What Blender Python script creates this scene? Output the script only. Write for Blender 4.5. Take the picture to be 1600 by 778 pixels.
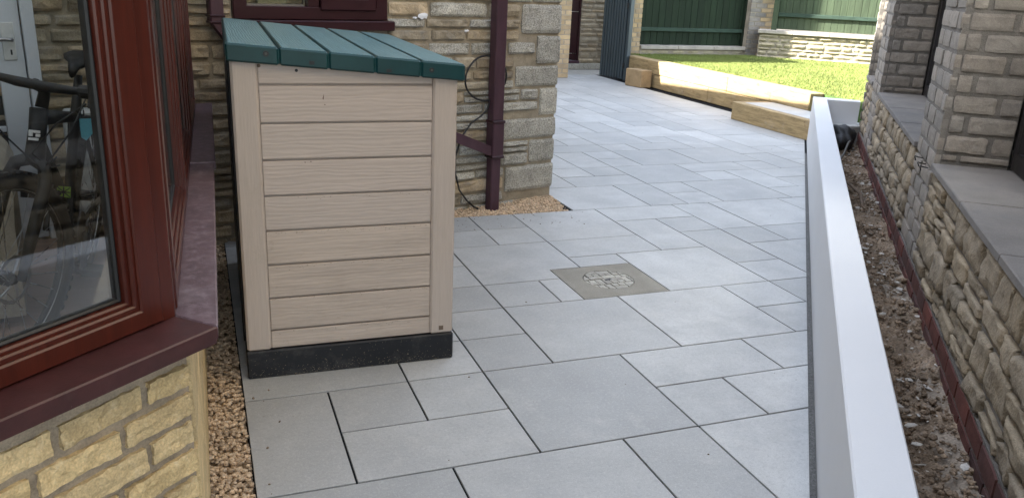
import bpy, bmesh, math, random
from mathutils import Vector, Matrix, noise as mnoise
from math import sin, cos, radians, pi, hypot, atan2

for o in list(bpy.data.objects):
    bpy.data.objects.remove(o, do_unlink=True)
SC = bpy.context.scene
COL = SC.collection

# ------------------------------------------------------------------ camera
PITCH, ROLL, YAW, CAM_H, FPX = radians(18.1727), radians(-2.59902), radians(21.1744), 1.48926, 1285.52
cp, sp, cr, sr, cy, sy = cos(PITCH), sin(PITCH), cos(ROLL), sin(ROLL), cos(YAW), sin(YAW)
def to_grid(v):                                   # camera-yawed axes -> paving axes
    return Vector((cy*v[0] + sy*v[1], -sy*v[0] + cy*v[1], v[2]))
fwd = Vector((0, cp, -sp)); down = Vector((0, -sp, -cp)); right = Vector((1, 0, 0))
r2 = to_grid(cr*right + sr*down); d2 = to_grid(-sr*right + cr*down); f2 = to_grid(fwd)
cam_data = bpy.data.cameras.new('camera')
cam = bpy.data.objects.new('camera', cam_data); COL.objects.link(cam)
rot = Matrix((r2, -d2, -f2)).transposed().to_4x4()
cam.matrix_world = Matrix.Translation((0, 0, CAM_H)) @ rot
cam_data.sensor_fit = 'HORIZONTAL'; cam_data.sensor_width = 36.0
cam_data.lens = FPX/1600*36.0
cam_data.clip_start = 0.05; cam_data.clip_end = 2000
SC.camera = cam

# ------------------------------------------------------------------ light
SUN = Vector((-1.0, 0.30, 0.72)).normalized()     # towards the sun
EL = math.asin(SUN.z); AZ = atan2(SUN.x, SUN.y)
world = bpy.data.worlds.new('World'); SC.world = world; world.use_nodes = True
wn = world.node_tree.nodes; wl = world.node_tree.links
bg = wn['Background']
sky = wn.new('ShaderNodeTexSky'); sky.sky_type = 'NISHITA'; sky.sun_disc = False
sky.sun_elevation = EL; sky.sun_rotation = AZ
sky.air_density = 1.0; sky.dust_density = 0.9; sky.ozone_density = 1.0
hs_ = wn.new('ShaderNodeHueSaturation'); hs_.inputs['Saturation'].default_value = 0.50
wl.new(sky.outputs[0], hs_.inputs['Color']); wl.new(hs_.outputs[0], bg.inputs[0]); bg.inputs[1].default_value = 0.15
sun_d = bpy.data.lights.new('sun', 'SUN'); sun_d.energy = 5.0; sun_d.angle = radians(0.55); sun_d.color = (1.0, 0.96, 0.89)
sun_o = bpy.data.objects.new('sun', sun_d); COL.objects.link(sun_o)
sun_o.rotation_euler = (-SUN).to_track_quat('-Z', 'Y').to_euler(); sun_o.location = (0, 0, 20)
SC.view_settings.view_transform = 'Standard'; SC.view_settings.look = 'None'
SC.view_settings.gamma = 1.0; SC.view_settings.exposure = 2.66
SC.cycles.max_bounces = 8; SC.cycles.diffuse_bounces = 4; SC.cycles.transparent_max_bounces = 12

# ------------------------------------------------------------------ materials
def newmat(name):
    m = bpy.data.materials.new(name); m.use_nodes = True
    return m, m.node_tree.nodes, m.node_tree.links, m.node_tree.nodes['Principled BSDF']
def mixc(N, L, fac, a, b, mode='MIX'):
    n = N.new('ShaderNodeMix'); n.data_type = 'RGBA'; n.blend_type = mode
    for s, v in ((n.inputs[0], fac), (n.inputs[6], a), (n.inputs[7], b)):
        if hasattr(v, 'links'): L.new(v, s)
        elif isinstance(v, (int, float)): s.default_value = v
        else: s.default_value = (*v[:3], 1)
    return n.outputs[2]
def ramp(N, L, src, lo, hi, a=0.0, b=1.0):
    n = N.new('ShaderNodeMapRange'); L.new(src, n.inputs[0])
    for i, v in ((1, lo), (2, hi), (3, a), (4, b)): n.inputs[i].default_value = v
    return n.outputs[0]
def noise(N, L, pos, scale, detail=4, rough=.6, stretch=None, rotz=0.0):
    t = N.new('ShaderNodeTexNoise'); t.inputs['Scale'].default_value = scale
    t.inputs['Detail'].default_value = detail; t.inputs['Roughness'].default_value = rough
    if stretch:
        mp = N.new('ShaderNodeMapping'); mp.inputs['Scale'].default_value = stretch
        mp.inputs['Rotation'].default_value = (0, 0, rotz)
        L.new(pos, mp.inputs[0]); L.new(mp.outputs[0], t.inputs[0])
    else: L.new(pos, t.inputs[0])
    return t.outputs[0]
def M(name, col, col2=None, rough=.85, var=.12, scale=6, mott=.25, bump=.25, bscale=70, bdist=.004, fine=.15, fscale=220,
      spec=.35, stretch=None, rotz=0.0, spots=None, metal=0.0, coat=0.0, grain=None):
    """base colour mottled by noise, varied per object, with fine relief"""
    m, N, L, P = newmat(name)
    g = N.new('ShaderNodeNewGeometry').outputs['Position']
    oi = N.new('ShaderNodeObjectInfo').outputs['Random']
    c = mixc(N, L, oi, col, col2 if col2 else col)
    n1 = noise(N, L, g, scale, 5, .62, stretch, rotz)
    k = ramp(N, L, n1, .3, .7, 1-mott, 1+mott)
    n2 = noise(N, L, g, fscale, 2, .5, stretch, rotz)
    k2 = ramp(N, L, n2, .3, .7, 1-fine, 1+fine)
    kv = N.new('ShaderNodeMath'); kv.operation = 'MULTIPLY'; L.new(k, kv.inputs[0]); L.new(k2, kv.inputs[1])
    if var:
        h = N.new('ShaderNodeMath'); h.operation = 'MULTIPLY'; L.new(oi, h.inputs[0]); h.inputs[1].default_value = 7.31
        fr = N.new('ShaderNodeMath'); fr.operation = 'FRACT'; L.new(h.outputs[0], fr.inputs[0])
        k3 = ramp(N, L, fr.outputs[0], 0, 1, 1-var, 1+var)
        kk = N.new('ShaderNodeMath'); kk.operation = 'MULTIPLY'; L.new(kv.outputs[0], kk.inputs[0]); L.new(k3, kk.inputs[1]); kv = kk
    sc = N.new('ShaderNodeVectorMath'); sc.operation = 'SCALE'; L.new(c, sc.inputs[0]); L.new(kv.outputs[0], sc.inputs['Scale'])
    out = sc.outputs[0]
    if spots:                                      # (colour, scale, threshold lo, hi, strength)
        for (scol, ssc, lo, hi, st) in spots:
            n3 = noise(N, L, g, ssc, 6, .7)
            out = mixc(N, L, ramp(N, L, n3, lo, hi, 0, st), out, scol)
    L.new(out, P.inputs['Base Color'])
    P.inputs['Roughness'].default_value = rough
    P.inputs['Specular IOR Level'].default_value = spec
    P.inputs['Metallic'].default_value = metal
    P.inputs['Coat Weight'].default_value = coat
    if grain:                                      # moulded wood grain: warped bands, pressed in as relief
        mp = N.new('ShaderNodeMapping'); mp.inputs['Scale'].default_value = grain[0]; L.new(g, mp.inputs[0])
        wv = N.new('ShaderNodeTexWave'); wv.bands_direction = grain[1]; wv.inputs['Scale'].default_value = grain[2]; wv.inputs['Distortion'].default_value = grain[3]
        wv.inputs['Detail'].default_value = 2.5; wv.inputs['Detail Scale'].default_value = grain[4]; wv.inputs['Detail Roughness'].default_value = .6
        L.new(mp.outputs[0], wv.inputs[0])
        b = N.new('ShaderNodeBump'); b.inputs['Strength'].default_value = grain[5]; b.inputs['Distance'].default_value = .004
        L.new(wv.outputs['Fac'], b.inputs['Height']); L.new(b.outputs[0], P.inputs['Normal'])
    elif bump:
        nb = noise(N, L, g, bscale, 6, .65, stretch, rotz)
        b = N.new('ShaderNodeBump'); b.inputs['Strength'].default_value = bump; b.inputs['Distance'].default_value = bdist
        L.new(nb, b.inputs['Height']); L.new(b.outputs[0], P.inputs['Normal'])
    return m
def plain(name, col, rough=.5, spec=.5, metal=0.0, emit=None):
    m, N, L, P = newmat(name)
    g = N.new('ShaderNodeNewGeometry').outputs['Position']
    k = ramp(N, L, noise(N, L, g, 25, 4), .3, .7, .88, 1.12)
    sc = N.new('ShaderNodeVectorMath'); sc.operation = 'SCALE'; sc.inputs[0].default_value = col; L.new(k, sc.inputs['Scale'])
    L.new(sc.outputs[0], P.inputs['Base Color'])
    rr = ramp(N, L, noise(N, L, g, 9, 4), .3, .7, max(.02, rough-.08), min(1, rough+.08)); L.new(rr, P.inputs['Roughness'])
    P.inputs['Specular IOR Level'].default_value = spec; P.inputs['Metallic'].default_value = metal
    return m
def glassmat(name, tint=(.95, .965, .96)):
    m, N, L, P = newmat(name); N.remove(P)
    t = N.new('ShaderNodeBsdfTransparent'); t.inputs[0].default_value = (*tint, 1)
    gl = N.new('ShaderNodeBsdfGlossy'); gl.inputs['Roughness'].default_value = 0.012; gl.inputs[0].default_value = (1, 1, 1, 1)
    fr = N.new('ShaderNodeFresnel'); fr.inputs[0].default_value = 1.5
    mx = N.new('ShaderNodeMixShader'); L.new(fr.outputs[0], mx.inputs[0]); L.new(t.outputs[0], mx.inputs[1]); L.new(gl.outputs[0], mx.inputs[2])
    L.new(mx.outputs[0], N['Material Output'].inputs[0])
    return m

m_slab = M('porcelain_paving', (.405, .412, .404), (.445, .448, .435), rough=.56, var=.14, scale=3.2, mott=.10, bump=.15, bscale=160, bdist=.0015,
           fine=.13, fscale=260, spec=.4, spots=[((.36, .355, .335), .7, .48, .62, .55), ((.31, .315, .315), 1.9, .46, .68, .6), ((.53, .52, .49), 5.5, .55, .74, .45), ((.27, .275, .275), 62, .50, .66, .38), ((.60, .60, .575), 95, .53, .66, .36)])
m_grout = M('dark_grout', (.014, .015, .017), rough=.95, var=0, spec=.1)
m_concrete = M('concrete', (.36, .35, .32), rough=.9, scale=5, mott=.18, bump=.3, bscale=120)
m_strip = M('resin_strip', (.13, .13, .125), rough=.95, scale=160, mott=.55, bump=.8, bscale=260, bdist=.004)
m_soil = M('soil', (.235, .175, .120), rough=.97, scale=7, mott=.4, bump=.5, bscale=60, bdist=.006, fine=.45, fscale=120, var=0,
           spots=[((.36, .32, .27), 18, .56, .66, .6)])
m_haunch = M('haunch_mortar', (.27, .225, .175), rough=.97, scale=9, mott=.3, bump=.6, bscale=70, bdist=.006, var=0, fine=.3, fscale=120, spots=[((.17, .12, .08), 12, .55, .68, .7)])
m_ground = M('ground', (.13, .11, .08), rough=.97, scale=2, mott=.3)
m_render = M('white_render', (.63, .645, .665), rough=.6, var=0, scale=1.5, mott=.025, bump=.10, bscale=90, bdist=.002, fine=.015, spec=.3,
             spots=[((.66, .66, .65), 9, .66, .78, .25)])
GREYS = [((.27, .26, .245), 24, .5, .66, .5), ((.19, .17, .14), 60, .60, .75, .4)]
m_stone = M('rubble_stone', (.385, .30, .195), (.335, .29, .215), rough=.93, var=.22, scale=9, mott=.32, bump=.8, bscale=48, bdist=.012, fine=.22,
            spots=[((.27, .26, .245), 14, .52, .68, .5), ((.19, .15, .10), 30, .58, .72, .5)])
m_stone_grey = M('grey_stone', (.42, .40, .34), (.36, .345, .30), rough=.93, var=.16, scale=12, mott=.25, bump=.7, bscale=70, bdist=.008, fine=.5, fscale=130, spots=GREYS)
m_mortar = M('house_mortar', (.33, .285, .215), rough=.95, var=0, scale=12, mott=.25, bump=.6, bscale=80, bdist=.006)
m_bay = M('bay_stone', (.62, .46, .235), (.54, .41, .225), rough=.93, var=.14, scale=10, mott=.2, bump=1.0, bscale=95, bdist=.008, fine=.18,
          spots=[((.70, .58, .38), 40, .55, .7, .5), ((.34, .25, .13), 22, .6, .75, .45)])
m_bay_mortar = M('bay_mortar', (.30, .24, .17), rough=.95, var=0, scale=14, mott=.25, bump=.7, bscale=130, bdist=.005)
m_rough = M('panel_stone', (.30, .242, .165), (.262, .217, .158), rough=.93, var=.18, scale=9, mott=.30, bump=.9, bscale=42, bdist=.014, fine=.22,
            spots=[((.40, .36, .30), 16, .60, .74, .4), ((.20, .16, .11), 24, .56, .7, .45)])
m_pierb = M('pier_brick', (.275, .24, .20), (.225, .205, .18), rough=.9, var=.12, scale=14, mott=.16, bump=.6, bscale=60, bdist=.006, fine=.12,
            spots=[((.40, .37, .34), 20, .58, .72, .45)])
m_pier_mortar = M('pier_mortar', (.165, .15, .132), rough=.95, var=0, scale=14, mott=.2, bump=.6, bscale=110, bdist=.005)
m_redb = M('red_brick', (.135, .042, .031), (.07, .034, .03), rough=.78, var=.22, scale=14, mott=.25, bump=.5, bscale=90, bdist=.004,
           spots=[((.30, .22, .18), 30, .64, .75, .5)])
m_sillstone = M('sill_concrete', (.185, .168, .15), (.165, .152, .14), rough=.85, var=.06, scale=5, mott=.16, bump=.3, bscale=60, bdist=.004,
                spots=[((.11, .11, .115), 3, .5, .7, .5), ((.34, .335, .33), 7, .68, .75, .5)])
m_yel = M('yellow_brick', (.47, .34, .185), (.40, .30, .19), rough=.9, var=.18, scale=9, mott=.15, bump=.4)
m_yel_m = M('yellow_mortar', (.34, .29, .22), rough=.95, var=0)
m_beige = M('beige_resin', (.475, .40, .345), (.465, .395, .342), rough=.55, var=.02, scale=4, mott=.05, bump=.55, bscale=10, bdist=.0045, fine=.04, fscale=40,
            stretch=(.5, 3, 7), spec=.35, grain=((.30, 1, 1.6), 'Z', 13, 9.0, 1.1, .17))
m_beige_v = M('beige_resin_upright', (.46, .39, .335), rough=.55, var=.02, scale=4, mott=.05, bump=.4, bscale=10, bdist=.003, fine=.04, fscale=40,
              stretch=(8, 8, .4), spec=.35, spots=[((.33, .28, .22), 3, .62, .78, .5)])
m_beige_d = M('beige_resin_dirty', (.455, .38, .318), rough=.6, var=.02, scale=4, mott=.12, bump=.55, bscale=10, bdist=.0045, fine=.05, fscale=40,
              stretch=(.5, 3, 7), spec=.3, grain=((.30, 1, 1.6), 'Z', 13, 9.0, 1.1, .17), spots=[((.30, .235, .175), 26, .60, .74, .5), ((.36, .30, .24), 3.5, .55, .75, .45)])
m_green = M('green_lid', (.005, .045, .047), rough=.36, var=.03, scale=5, mott=.08, bump=.6, bscale=8, bdist=.005, fine=.03, stretch=(9, .7, 3), spec=.5, grain=((1.6, .25, 1), 'X', 16, 6.0, 1.6, .12))
m_greens = M('green_lid_edge', (.004, .040, .043), rough=.4, var=.03, scale=12, mott=.12, bump=.05, bscale=40, fine=.05)
m_green_d = plain('green_groove', (.008, .06, .058), .55)
m_blackp = M('black_plastic', (.0085, .0095, .012), rough=.5, var=0, scale=9, mott=.3, bump=.2, bscale=30, spots=[((.075, .072, .068), 7, .52, .70, .6), ((.2, .2, .19), 60, .68, .76, .4)])
m_black = plain('matt_black', (.012, .012, .013), .55)
m_rubber = plain('tyre_rubber', (.014, .014, .015), .75)
m_chrome = plain('bare_metal', (.45, .45, .46), .3, metal=1.0)
m_mahog = M('mahogany_plastic', (.058, .0105, .0058), rough=.30, var=.03, scale=5, mott=.22, bump=.03, bscale=30, fine=.12, fscale=60, stretch=(9, 9, .35), spec=.45, coat=.04)
m_mahog_h = M('mahogany_plastic_rail', (.058, .0135, .0070), rough=.30, var=.03, scale=5, mott=.22, bump=.03, bscale=30, fine=.12, fscale=60, stretch=(1.5, 1.5, 8), spec=.5, coat=.15)
m_sill = M('mahogany_sill', (.050, .014, .013), rough=.42, var=.02, scale=6, mott=.2, bump=.10, bscale=50, fine=.12, stretch=(3, 3, 3), spec=.5,
           spots=[((.11, .06, .058), 16, .55, .78, .4), ((.34, .28, .28), 45, .70, .78, .4)])
m_sill_d = M('worn_mahogany_sill', (.105, .065, .072), rough=.5, var=.05, scale=8, mott=.2, bump=.15, bscale=50, fine=.15, stretch=(2, .8, 2), spec=.45,
             spots=[((.26, .20, .215), 34, .48, .70, .55), ((.30, .245, .26), 7, .55, .80, .35), ((.5, .46, .47), 60, .64, .74, .5)])
m_plum = M('plum_plastic', (.030, .008, .011), rough=.32, var=.03, scale=6, mott=.15, bump=.03, fine=.05, spec=.5)
m_pipe = M('plum_pipe', (.060, .028, .038), rough=.5, var=.06, scale=6, mott=.2, bump=.1, spots=[((.10, .07, .065), 9, .60, .78, .35)], stretch=(3, 3, .8))
m_glass = glassmat('window_glass')
def polymat(name):
    m, N, L, P = newmat(name); N.remove(P)
    t = N.new('ShaderNodeBsdfTransparent'); t.inputs[0].default_value = (.93, .93, .9, 1)
    d = N.new('ShaderNodeBsdfTranslucent'); d.inputs[0].default_value = (.8, .8, .78, 1)
    g = N.new('ShaderNodeNewGeometry').outputs['Position']
    mx = N.new('ShaderNodeMixShader'); L.new(ramp(N, L, noise(N, L, g, 3), .3, .7, .42, .50), mx.inputs[0]); L.new(t.outputs[0], mx.inputs[1]); L.new(d.outputs[0], mx.inputs[2])
    L.new(mx.outputs[0], N['Material Output'].inputs[0]); return m
m_poly = polymat('polycarbonate')
m_gasket = plain('black_gasket', (.008, .008, .008), .5)
m_gravel = M('gravel', (.56, .42, .28), (.56, .42, .28), rough=.8, var=.0, scale=45, mott=.5, bump=.3, bscale=150, fine=.2,
             spots=[((.30, .20, .12), 38, .57, .64, .6), ((.66, .57, .46), 52, .58, .64, .7)])
m_gravel_bed = M('gravel_bed', (.26, .19, .115), rough=.95, scale=40, mott=.5, bump=.8, bscale=120)
m_sleeper = M('pine_sleeper', (.325, .238, .12), (.30, .22, .115), rough=.8, var=.08, scale=5, mott=.36, bump=.3, bscale=14, bdist=.005, fine=.15, fscale=50,
              stretch=(6, .7, 6), spots=[((.17, .10, .045), 6, .62, .70, .75), ((.38, .33, .26), 2.2, .58, .70, .5)])
m_sleeper_x = M('pine_sleeper_cut', (.33, .235, .13), rough=.8, var=.06, scale=8, mott=.2, bump=.3, bscale=20, fine=.15)
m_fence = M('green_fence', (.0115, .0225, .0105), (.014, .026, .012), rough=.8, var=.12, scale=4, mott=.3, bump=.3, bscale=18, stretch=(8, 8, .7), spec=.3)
m_fence2 = M('sunlit_green_fence', (.052, .072, .040), (.058, .078, .044), rough=.85, var=.10, scale=4, mott=.25, bump=.3, bscale=18, stretch=(8, 8, .7), spec=.3)  # paler copy of the fence green, sunlight on this panel put into the colour
m_fence_r = M('green_fence_rail', (.035, .060, .042), rough=.8, var=.1, scale=6, mott=.3, bump=.3, stretch=(1, 1, 5), spec=.3)
m_coping = M('coping_stone', (.42, .37, .30), (.38, .34, .29), rough=.88, var=.08, scale=6, mott=.2, bump=.4)
m_gate = M('slate_gate', (.035, .052, .062), (.04, .058, .068), rough=.35, var=.1, scale=4, mott=.15, bump=.05, stretch=(4, 4, .5), spec=.5)
m_gate_d = plain('gate_back', (.006, .008, .010), .5)
m_wallstone = M('garden_wall_stone', (.42, .355, .225), (.38, .33, .23), rough=.92, var=.15, scale=8, mott=.25, bump=.7, bscale=40, bdist=.01)
m_turf = M('artificial_grass', (.165, .20, .05), (.18, .21, .055), rough=.75, var=0, scale=1.5, mott=.25, bump=0, fine=.3, fscale=60, spec=.25)
m_turf_b = M('turf_backing', (.05, .09, .02), rough=.9, var=0, scale=12, mott=.4, bump=.5)
m_door = M('white_door', (.55, .58, .62), rough=.4, var=.02, scale=3, mott=.04, bump=0, fine=.02)
m_iron = plain('dark_window_frame', (.018, .016, .016), .5)
m_int = M('interior_floor', (.22, .14, .105), rough=.5, var=0, scale=4, mott=.25, bump=.05, stretch=(1, 7, 1))
m_plaster = M('plaster', (.5, .47, .42), rough=.9, var=0, scale=2, mott=.05, bump=.05)
m_dark = plain('dark_room', (.05, .048, .045), .9)
m_curtain = M('curtain', (.42, .40, .28), rough=.9, var=0, scale=8, mott=.15, bump=0, stretch=(6, 6, .5))
m_chair = M('beige_upholstery', (.40, .36, .29), rough=.95, var=.03, scale=30, mott=.12, bump=.4, bscale=300, bdist=.002)
m_heater = plain('off_white_metal', (.55, .56, .55), .45)
m_bluetag = plain('pale_blue_card', (.12, .42, .55), .6)
m_lime = plain('lime_sticker', (.30, .55, .05), .5)
m_white = plain('white_print', (.75, .76, .78), .5)
m_bag = M('black_bag', (.010, .011, .013), rough=.6, var=0, scale=9, mott=.2, bump=.6, bscale=16, bdist=.02, spec=.6)
m_hose = plain('grey_hose', (.075, .072, .062), .6)
m_cover = M('iron_cover', (.028, .026, .024), rough=.7, var=0, scale=20, mott=.3)
m_surround = M('cover_surround', (.275, .26, .22), (.275, .26, .22), rough=.9, var=0, scale=7, mott=.14, bump=.4, bscale=140)
m_infill = M('pale_infill', (.44, .425, .37), (.35, .34, .30), rough=.8, var=.15, scale=30, mott=.2, bump=.4, bscale=120)
m_rooft = M('roof_tiles', (.14, .10, .08), rough=.9, scale=5, mott=.3, bump=.6, bscale=20)
m_outer = M('upper_wall', (.33, .28, .20), rough=.93, var=0, scale=8, mott=.3, bump=.8, bscale=20, bdist=.01)
m_chip = M('stone_chip', (.55, .53, .49), (.45, .42, .37), rough=.9, var=.1, scale=20, mott=.2, bump=.3)
m_root_grit = M('grit', (.22, .17, .12), rough=.9, var=0, scale=30, mott=.4, bump=0)
m_dirt = M('dried_dirt', (.20, .165, .125), rough=.95, var=0, scale=40, mott=.5, bump=0)
m_root = plain('dead_twig', (.14, .10, .07), .9)

# ------------------------------------------------------------------ mesh helpers
def FR(o, ax, ay, z0=0.0):
    """local frame: a along ax, b along ay, c up"""
    ax = Vector((*ax, 0)).normalized(); ay = Vector((*ay, 0)).normalized(); o = Vector((o[0], o[1], z0))
    return lambda a, b, c: o + ax*a + ay*b + Vector((0, 0, c))
W = FR((0, 0), (1, 0), (0, 1))

class MB:
    def __init__(s): s.v = []; s.f = []
    def add(s, vs, fs):
        k = len(s.v); s.v += [tuple(v) for v in vs]; s.f += [tuple(i+k for i in f) for f in fs]
        return s
    def box(s, F, a0, a1, b0, b1, c0, c1, ch=0.0, shear=None):
        """chamfered box; shear(a,b,c)->c lets a top follow a slope"""
        h = shear if shear else (lambda a, b, c: c)
        if a0 > a1: a0, a1 = a1, a0
        if b0 > b1: b0, b1 = b1, b0
        if ch <= 0:
            vs = [F(a, b, h(a, b, c)) for c in (c0, c1) for (a, b) in ((a0, b0), (a1, b0), (a1, b1), (a0, b1))]
            return s.add(vs, [(3, 2, 1, 0), (4, 5, 6, 7), (0, 1, 5, 4), (1, 2, 6, 5), (2, 3, 7, 6), (3, 0, 4, 7)])
        vs = []; idx = {}
        A = (a0, a1); B = (b0, b1); C = (c0, c1)
        for i in (0, 1):
            for j in (0, 1):
                for k in (0, 1):
                    for ax in range(3):
                        p = [A[i], B[j], C[k]]
                        sg = (1 if i == 0 else -1, 1 if j == 0 else -1, 1 if k == 0 else -1)
                        for q in range(3):
                            if q != ax: p[q] += sg[q]*ch
                        idx[(i, j, k, ax)] = len(vs); vs.append(F(p[0], p[1], h(*p)))
        fs = []
        for i in (0, 1): fs.append([idx[(i, j, k, 0)] for j, k in ((0, 0), (1, 0), (1, 1), (0, 1))])
        for j in (0, 1): fs.append([idx[(i, j, k, 1)] for i, k in ((0, 0), (1, 0), (1, 1), (0, 1))])
        for k in (0, 1): fs.append([idx[(i, j, k, 2)] for i, j in ((0, 0), (1, 0), (1, 1), (0, 1))])
        for i in (0, 1):
            for j in (0, 1): fs.append([idx[(i, j, 0, 0)], idx[(i, j, 1, 0)], idx[(i, j, 1, 1)], idx[(i, j, 0, 1)]])
            for k in (0, 1): fs.append([idx[(i, 0, k, 0)], idx[(i, 1, k, 0)], idx[(i, 1, k, 2)], idx[(i, 0, k, 2)]])
        for j in (0, 1):
            for k in (0, 1): fs.append([idx[(0, j, k, 1)], idx[(1, j, k, 1)], idx[(1, j, k, 2)], idx[(0, j, k, 2)]])
        for i in (0, 1):
            for j in (0, 1):
                for k in (0, 1): fs.append([idx[(i, j, k, q)] for q in range(3)])
        return s.add(vs, fs)
    def ring(s, F, a0, a1, c0, c1, w, b0, b1, wt=None, wb=None):
        """mitred rectangular frame as one closed body; w is the stile width, wb and wt the rails"""
        wb = w if wb is None else wb; wt = w if wt is None else wt; e = .0035; vs = []
        def loop(x0, x1, z0, z1, b): return [F(x0, b, z0), F(x1, b, z0), F(x1, b, z1), F(x0, b, z1)]
        i0, i1, k0, k1 = a0+w, a1-w, c0+wb, c1-wt
        L = [loop(a0, a1, c0, c1, b0), loop(a0, a1, c0, c1, b1-e), loop(a0+e, a1-e, c0+e, c1-e, b1), loop(i0-e, i1+e, k0-e, k1+e, b1), loop(i0, i1, k0, k1, b1-e), loop(i0, i1, k0, k1, b0)]
        for l in L: vs += l
        fs = []
        for r in range(6):
            q = (r+1) % 6
            fs += [(r*4+k, r*4+(k+1) % 4, q*4+(k+1) % 4, q*4+k) for k in range(4)]
        return s.add(vs, fs)
    def prism(s, poly, z0, z1, inset=0.0):
        n = len(poly); rings = [[(x, y, z0) for x, y in poly]]
        if inset:
            rings.append([(x, y, z1-inset) for x, y in poly]); rings.append([(x, y, z1) for x, y in offset(poly, inset)])
        else: rings.append([(x, y, z1) for x, y in poly])
        vs = [p for r in rings for p in r]; fs = [tuple(range(n-1, -1, -1)), tuple((len(rings)-1)*n+i for i in range(n))]
        for k in range(len(rings)-1):
            fs += [(k*n+i, k*n+(i+1) % n, (k+1)*n+(i+1) % n, (k+1)*n+i) for i in range(n)]
        return s.add(vs, fs)
    def tube(s, pts, r, n=8, closed=False):
        pts = [Vector(p) for p in pts]; R = r if isinstance(r, (list, tuple)) else [r]*len(pts)
        vs = []; m = len(pts); up = None
        for i, p in enumerate(pts):
            if closed: t = (pts[(i+1) % m]-pts[i-1])
            else: t = (pts[min(i+1, m-1)]-pts[max(i-1, 0)])
            t = t.normalized()
            if up is None: up = Vector((0, 0, 1)) if abs(t.z) < .9 else Vector((1, 0, 0))
            x = t.cross(up).normalized(); up = x.cross(t).normalized()
            for k in range(n):
                an = 2*pi*k/n; vs.append(p + (x*cos(an)+up*sin(an))*R[i])
        fs = []
        for i in range(m if closed else m-1):
            j = (i+1) % m
            fs += [(i*n+k, i*n+(k+1) % n, j*n+(k+1) % n, j*n+k) for k in range(n)]
        if not closed: fs += [tuple(range(n-1, -1, -1)), tuple((m-1)*n+k for k in range(n))]
        return s.add(vs, fs)
    def disc(s, c, nrm, r, th, n=20):
        c = Vector(c); nrm = Vector(nrm).normalized()
        return s.tube([c, c+nrm*th], r, n)
    def stone(s, F, a0, a1, c0, c1, base, depth, out, rng, nx=5, nz=3, rough=.4, edge=.25, jit=.06, cut=.05, ns=14):
        """closed block whose outer face bulges unevenly; out = sign of b that points out of the wall"""
        w = a1-a0; h = c1-c0; ja = min(.012, .18*h*jit/.06, w*.12); jc = min(.010, .14*h*jit/.06)
        off = Vector((rng.uniform(0, 99), rng.uniform(0, 99), rng.uniform(0, 99)))
        def nz_(a, c, k=1.0, o=0.0): return mnoise.noise(Vector((a*ns*k, c*ns*1.5*k, o))+off)
        tilt = rng.uniform(-.5, .5)*rough; tilt2 = rng.uniform(-.5, .5)*rough
        g = []
        for k in range(nz+1):
            for i in range(nx+1):
                # crowd the outer columns so the arris stays crisp
                u = i/nx; v = k/nz
                if 0 < i < nx: u = .5+(u-.5)*1.10 if nx > 3 else u
                if 0 < k < nz: v = .5+(v-.5)*1.18 if nz > 2 else v
                ed = i in (0, nx) or k in (0, nz); co = i in (0, nx) and k in (0, nz)
                a = a0+u*w; c = c0+v*h
                if i == 0: a += ja*(.5+.5*nz_(0, c, 2.2, 3))+(cut*h if co else 0)
                elif i == nx: a -= ja*(.5+.5*nz_(9, c, 2.2, 5))+(cut*h if co else 0)
                if k == 0: c += jc*(.5+.5*nz_(a, 0, 1.6, 7))+(cut*h*.8 if co else 0)
                elif k == nz: c -= jc*(.5+.5*nz_(a, 9, 1.6, 11))+(cut*h*.8 if co else 0)
                t = 1+rough*(.75*nz_(a, c)+.5*nz_(a, c, 2.3, 2)+.10*rng.uniform(-1, 1))+tilt*(u-.5)+tilt2*(v-.5)
                if co: dd = depth*(1-edge*1.3)
                elif ed: dd = depth*(1-edge+.3*(t-1))
                else: dd = depth*t
                g.append((a, c, dd))
        vs = [F(a, base+out*d, c) for a, c, d in g]; fs = []
        nn = nx+1
        for k in range(nz):
            for i in range(nx):
                q = (k*nn+i, k*nn+i+1, (k+1)*nn+i+1, (k+1)*nn+i)
                fs += [(q[0], q[1], q[2]), (q[0], q[2], q[3])] if (i+k) % 2 else [(q[0], q[1], q[3]), (q[1], q[2], q[3])]
        ring = [i for i in range(nn)] + [k*nn+nx for k in range(1, nz+1)] + [nz*nn+i for i in range(nx-1, -1, -1)] + [k*nn for k in range(nz-1, 0, -1)]
        o = len(vs)
        vs += [F(g[i][0], base, g[i][1]) for i in ring]
        m = len(ring)
        fs += [(ring[i], ring[(i+1) % m], o+(i+1) % m, o+i) for i in range(m)]
        fs.append(tuple(o+i for i in range(m)))
        return s.add(vs, fs)
    def build(s, name, mat, parent=None, smooth=False, kind=None, flip=True):
        me = bpy.data.meshes.new(name)
        xs = [v[0] for v in s.v]; ys = [v[1] for v in s.v]; zs = [v[2] for v in s.v]
        c = Vector(((min(xs)+max(xs))/2, (min(ys)+max(ys))/2, min(zs)))
        me.from_pydata([(v[0]-c.x, v[1]-c.y, v[2]-c.z) for v in s.v], [], s.f)
        if flip:
            bm = bmesh.new(); bm.from_mesh(me); bmesh.ops.recalc_face_normals(bm, faces=bm.faces); bm.to_mesh(me); bm.free()
        if smooth:
            me.polygons.foreach_set('use_smooth', [True]*len(me.polygons))
        me.materials.append(mat)
        o = bpy.data.objects.new(name, me); COL.objects.link(o)
        if parent is not None:
            o.parent = parent; o.location = c - wloc(parent)
        else: o.location = c
        if kind: o['kind'] = kind
        return o
def wloc(o):
    p = Vector(o.location)
    while o.parent is not None: o = o.parent; p = p + Vector(o.location)
    return p
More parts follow.
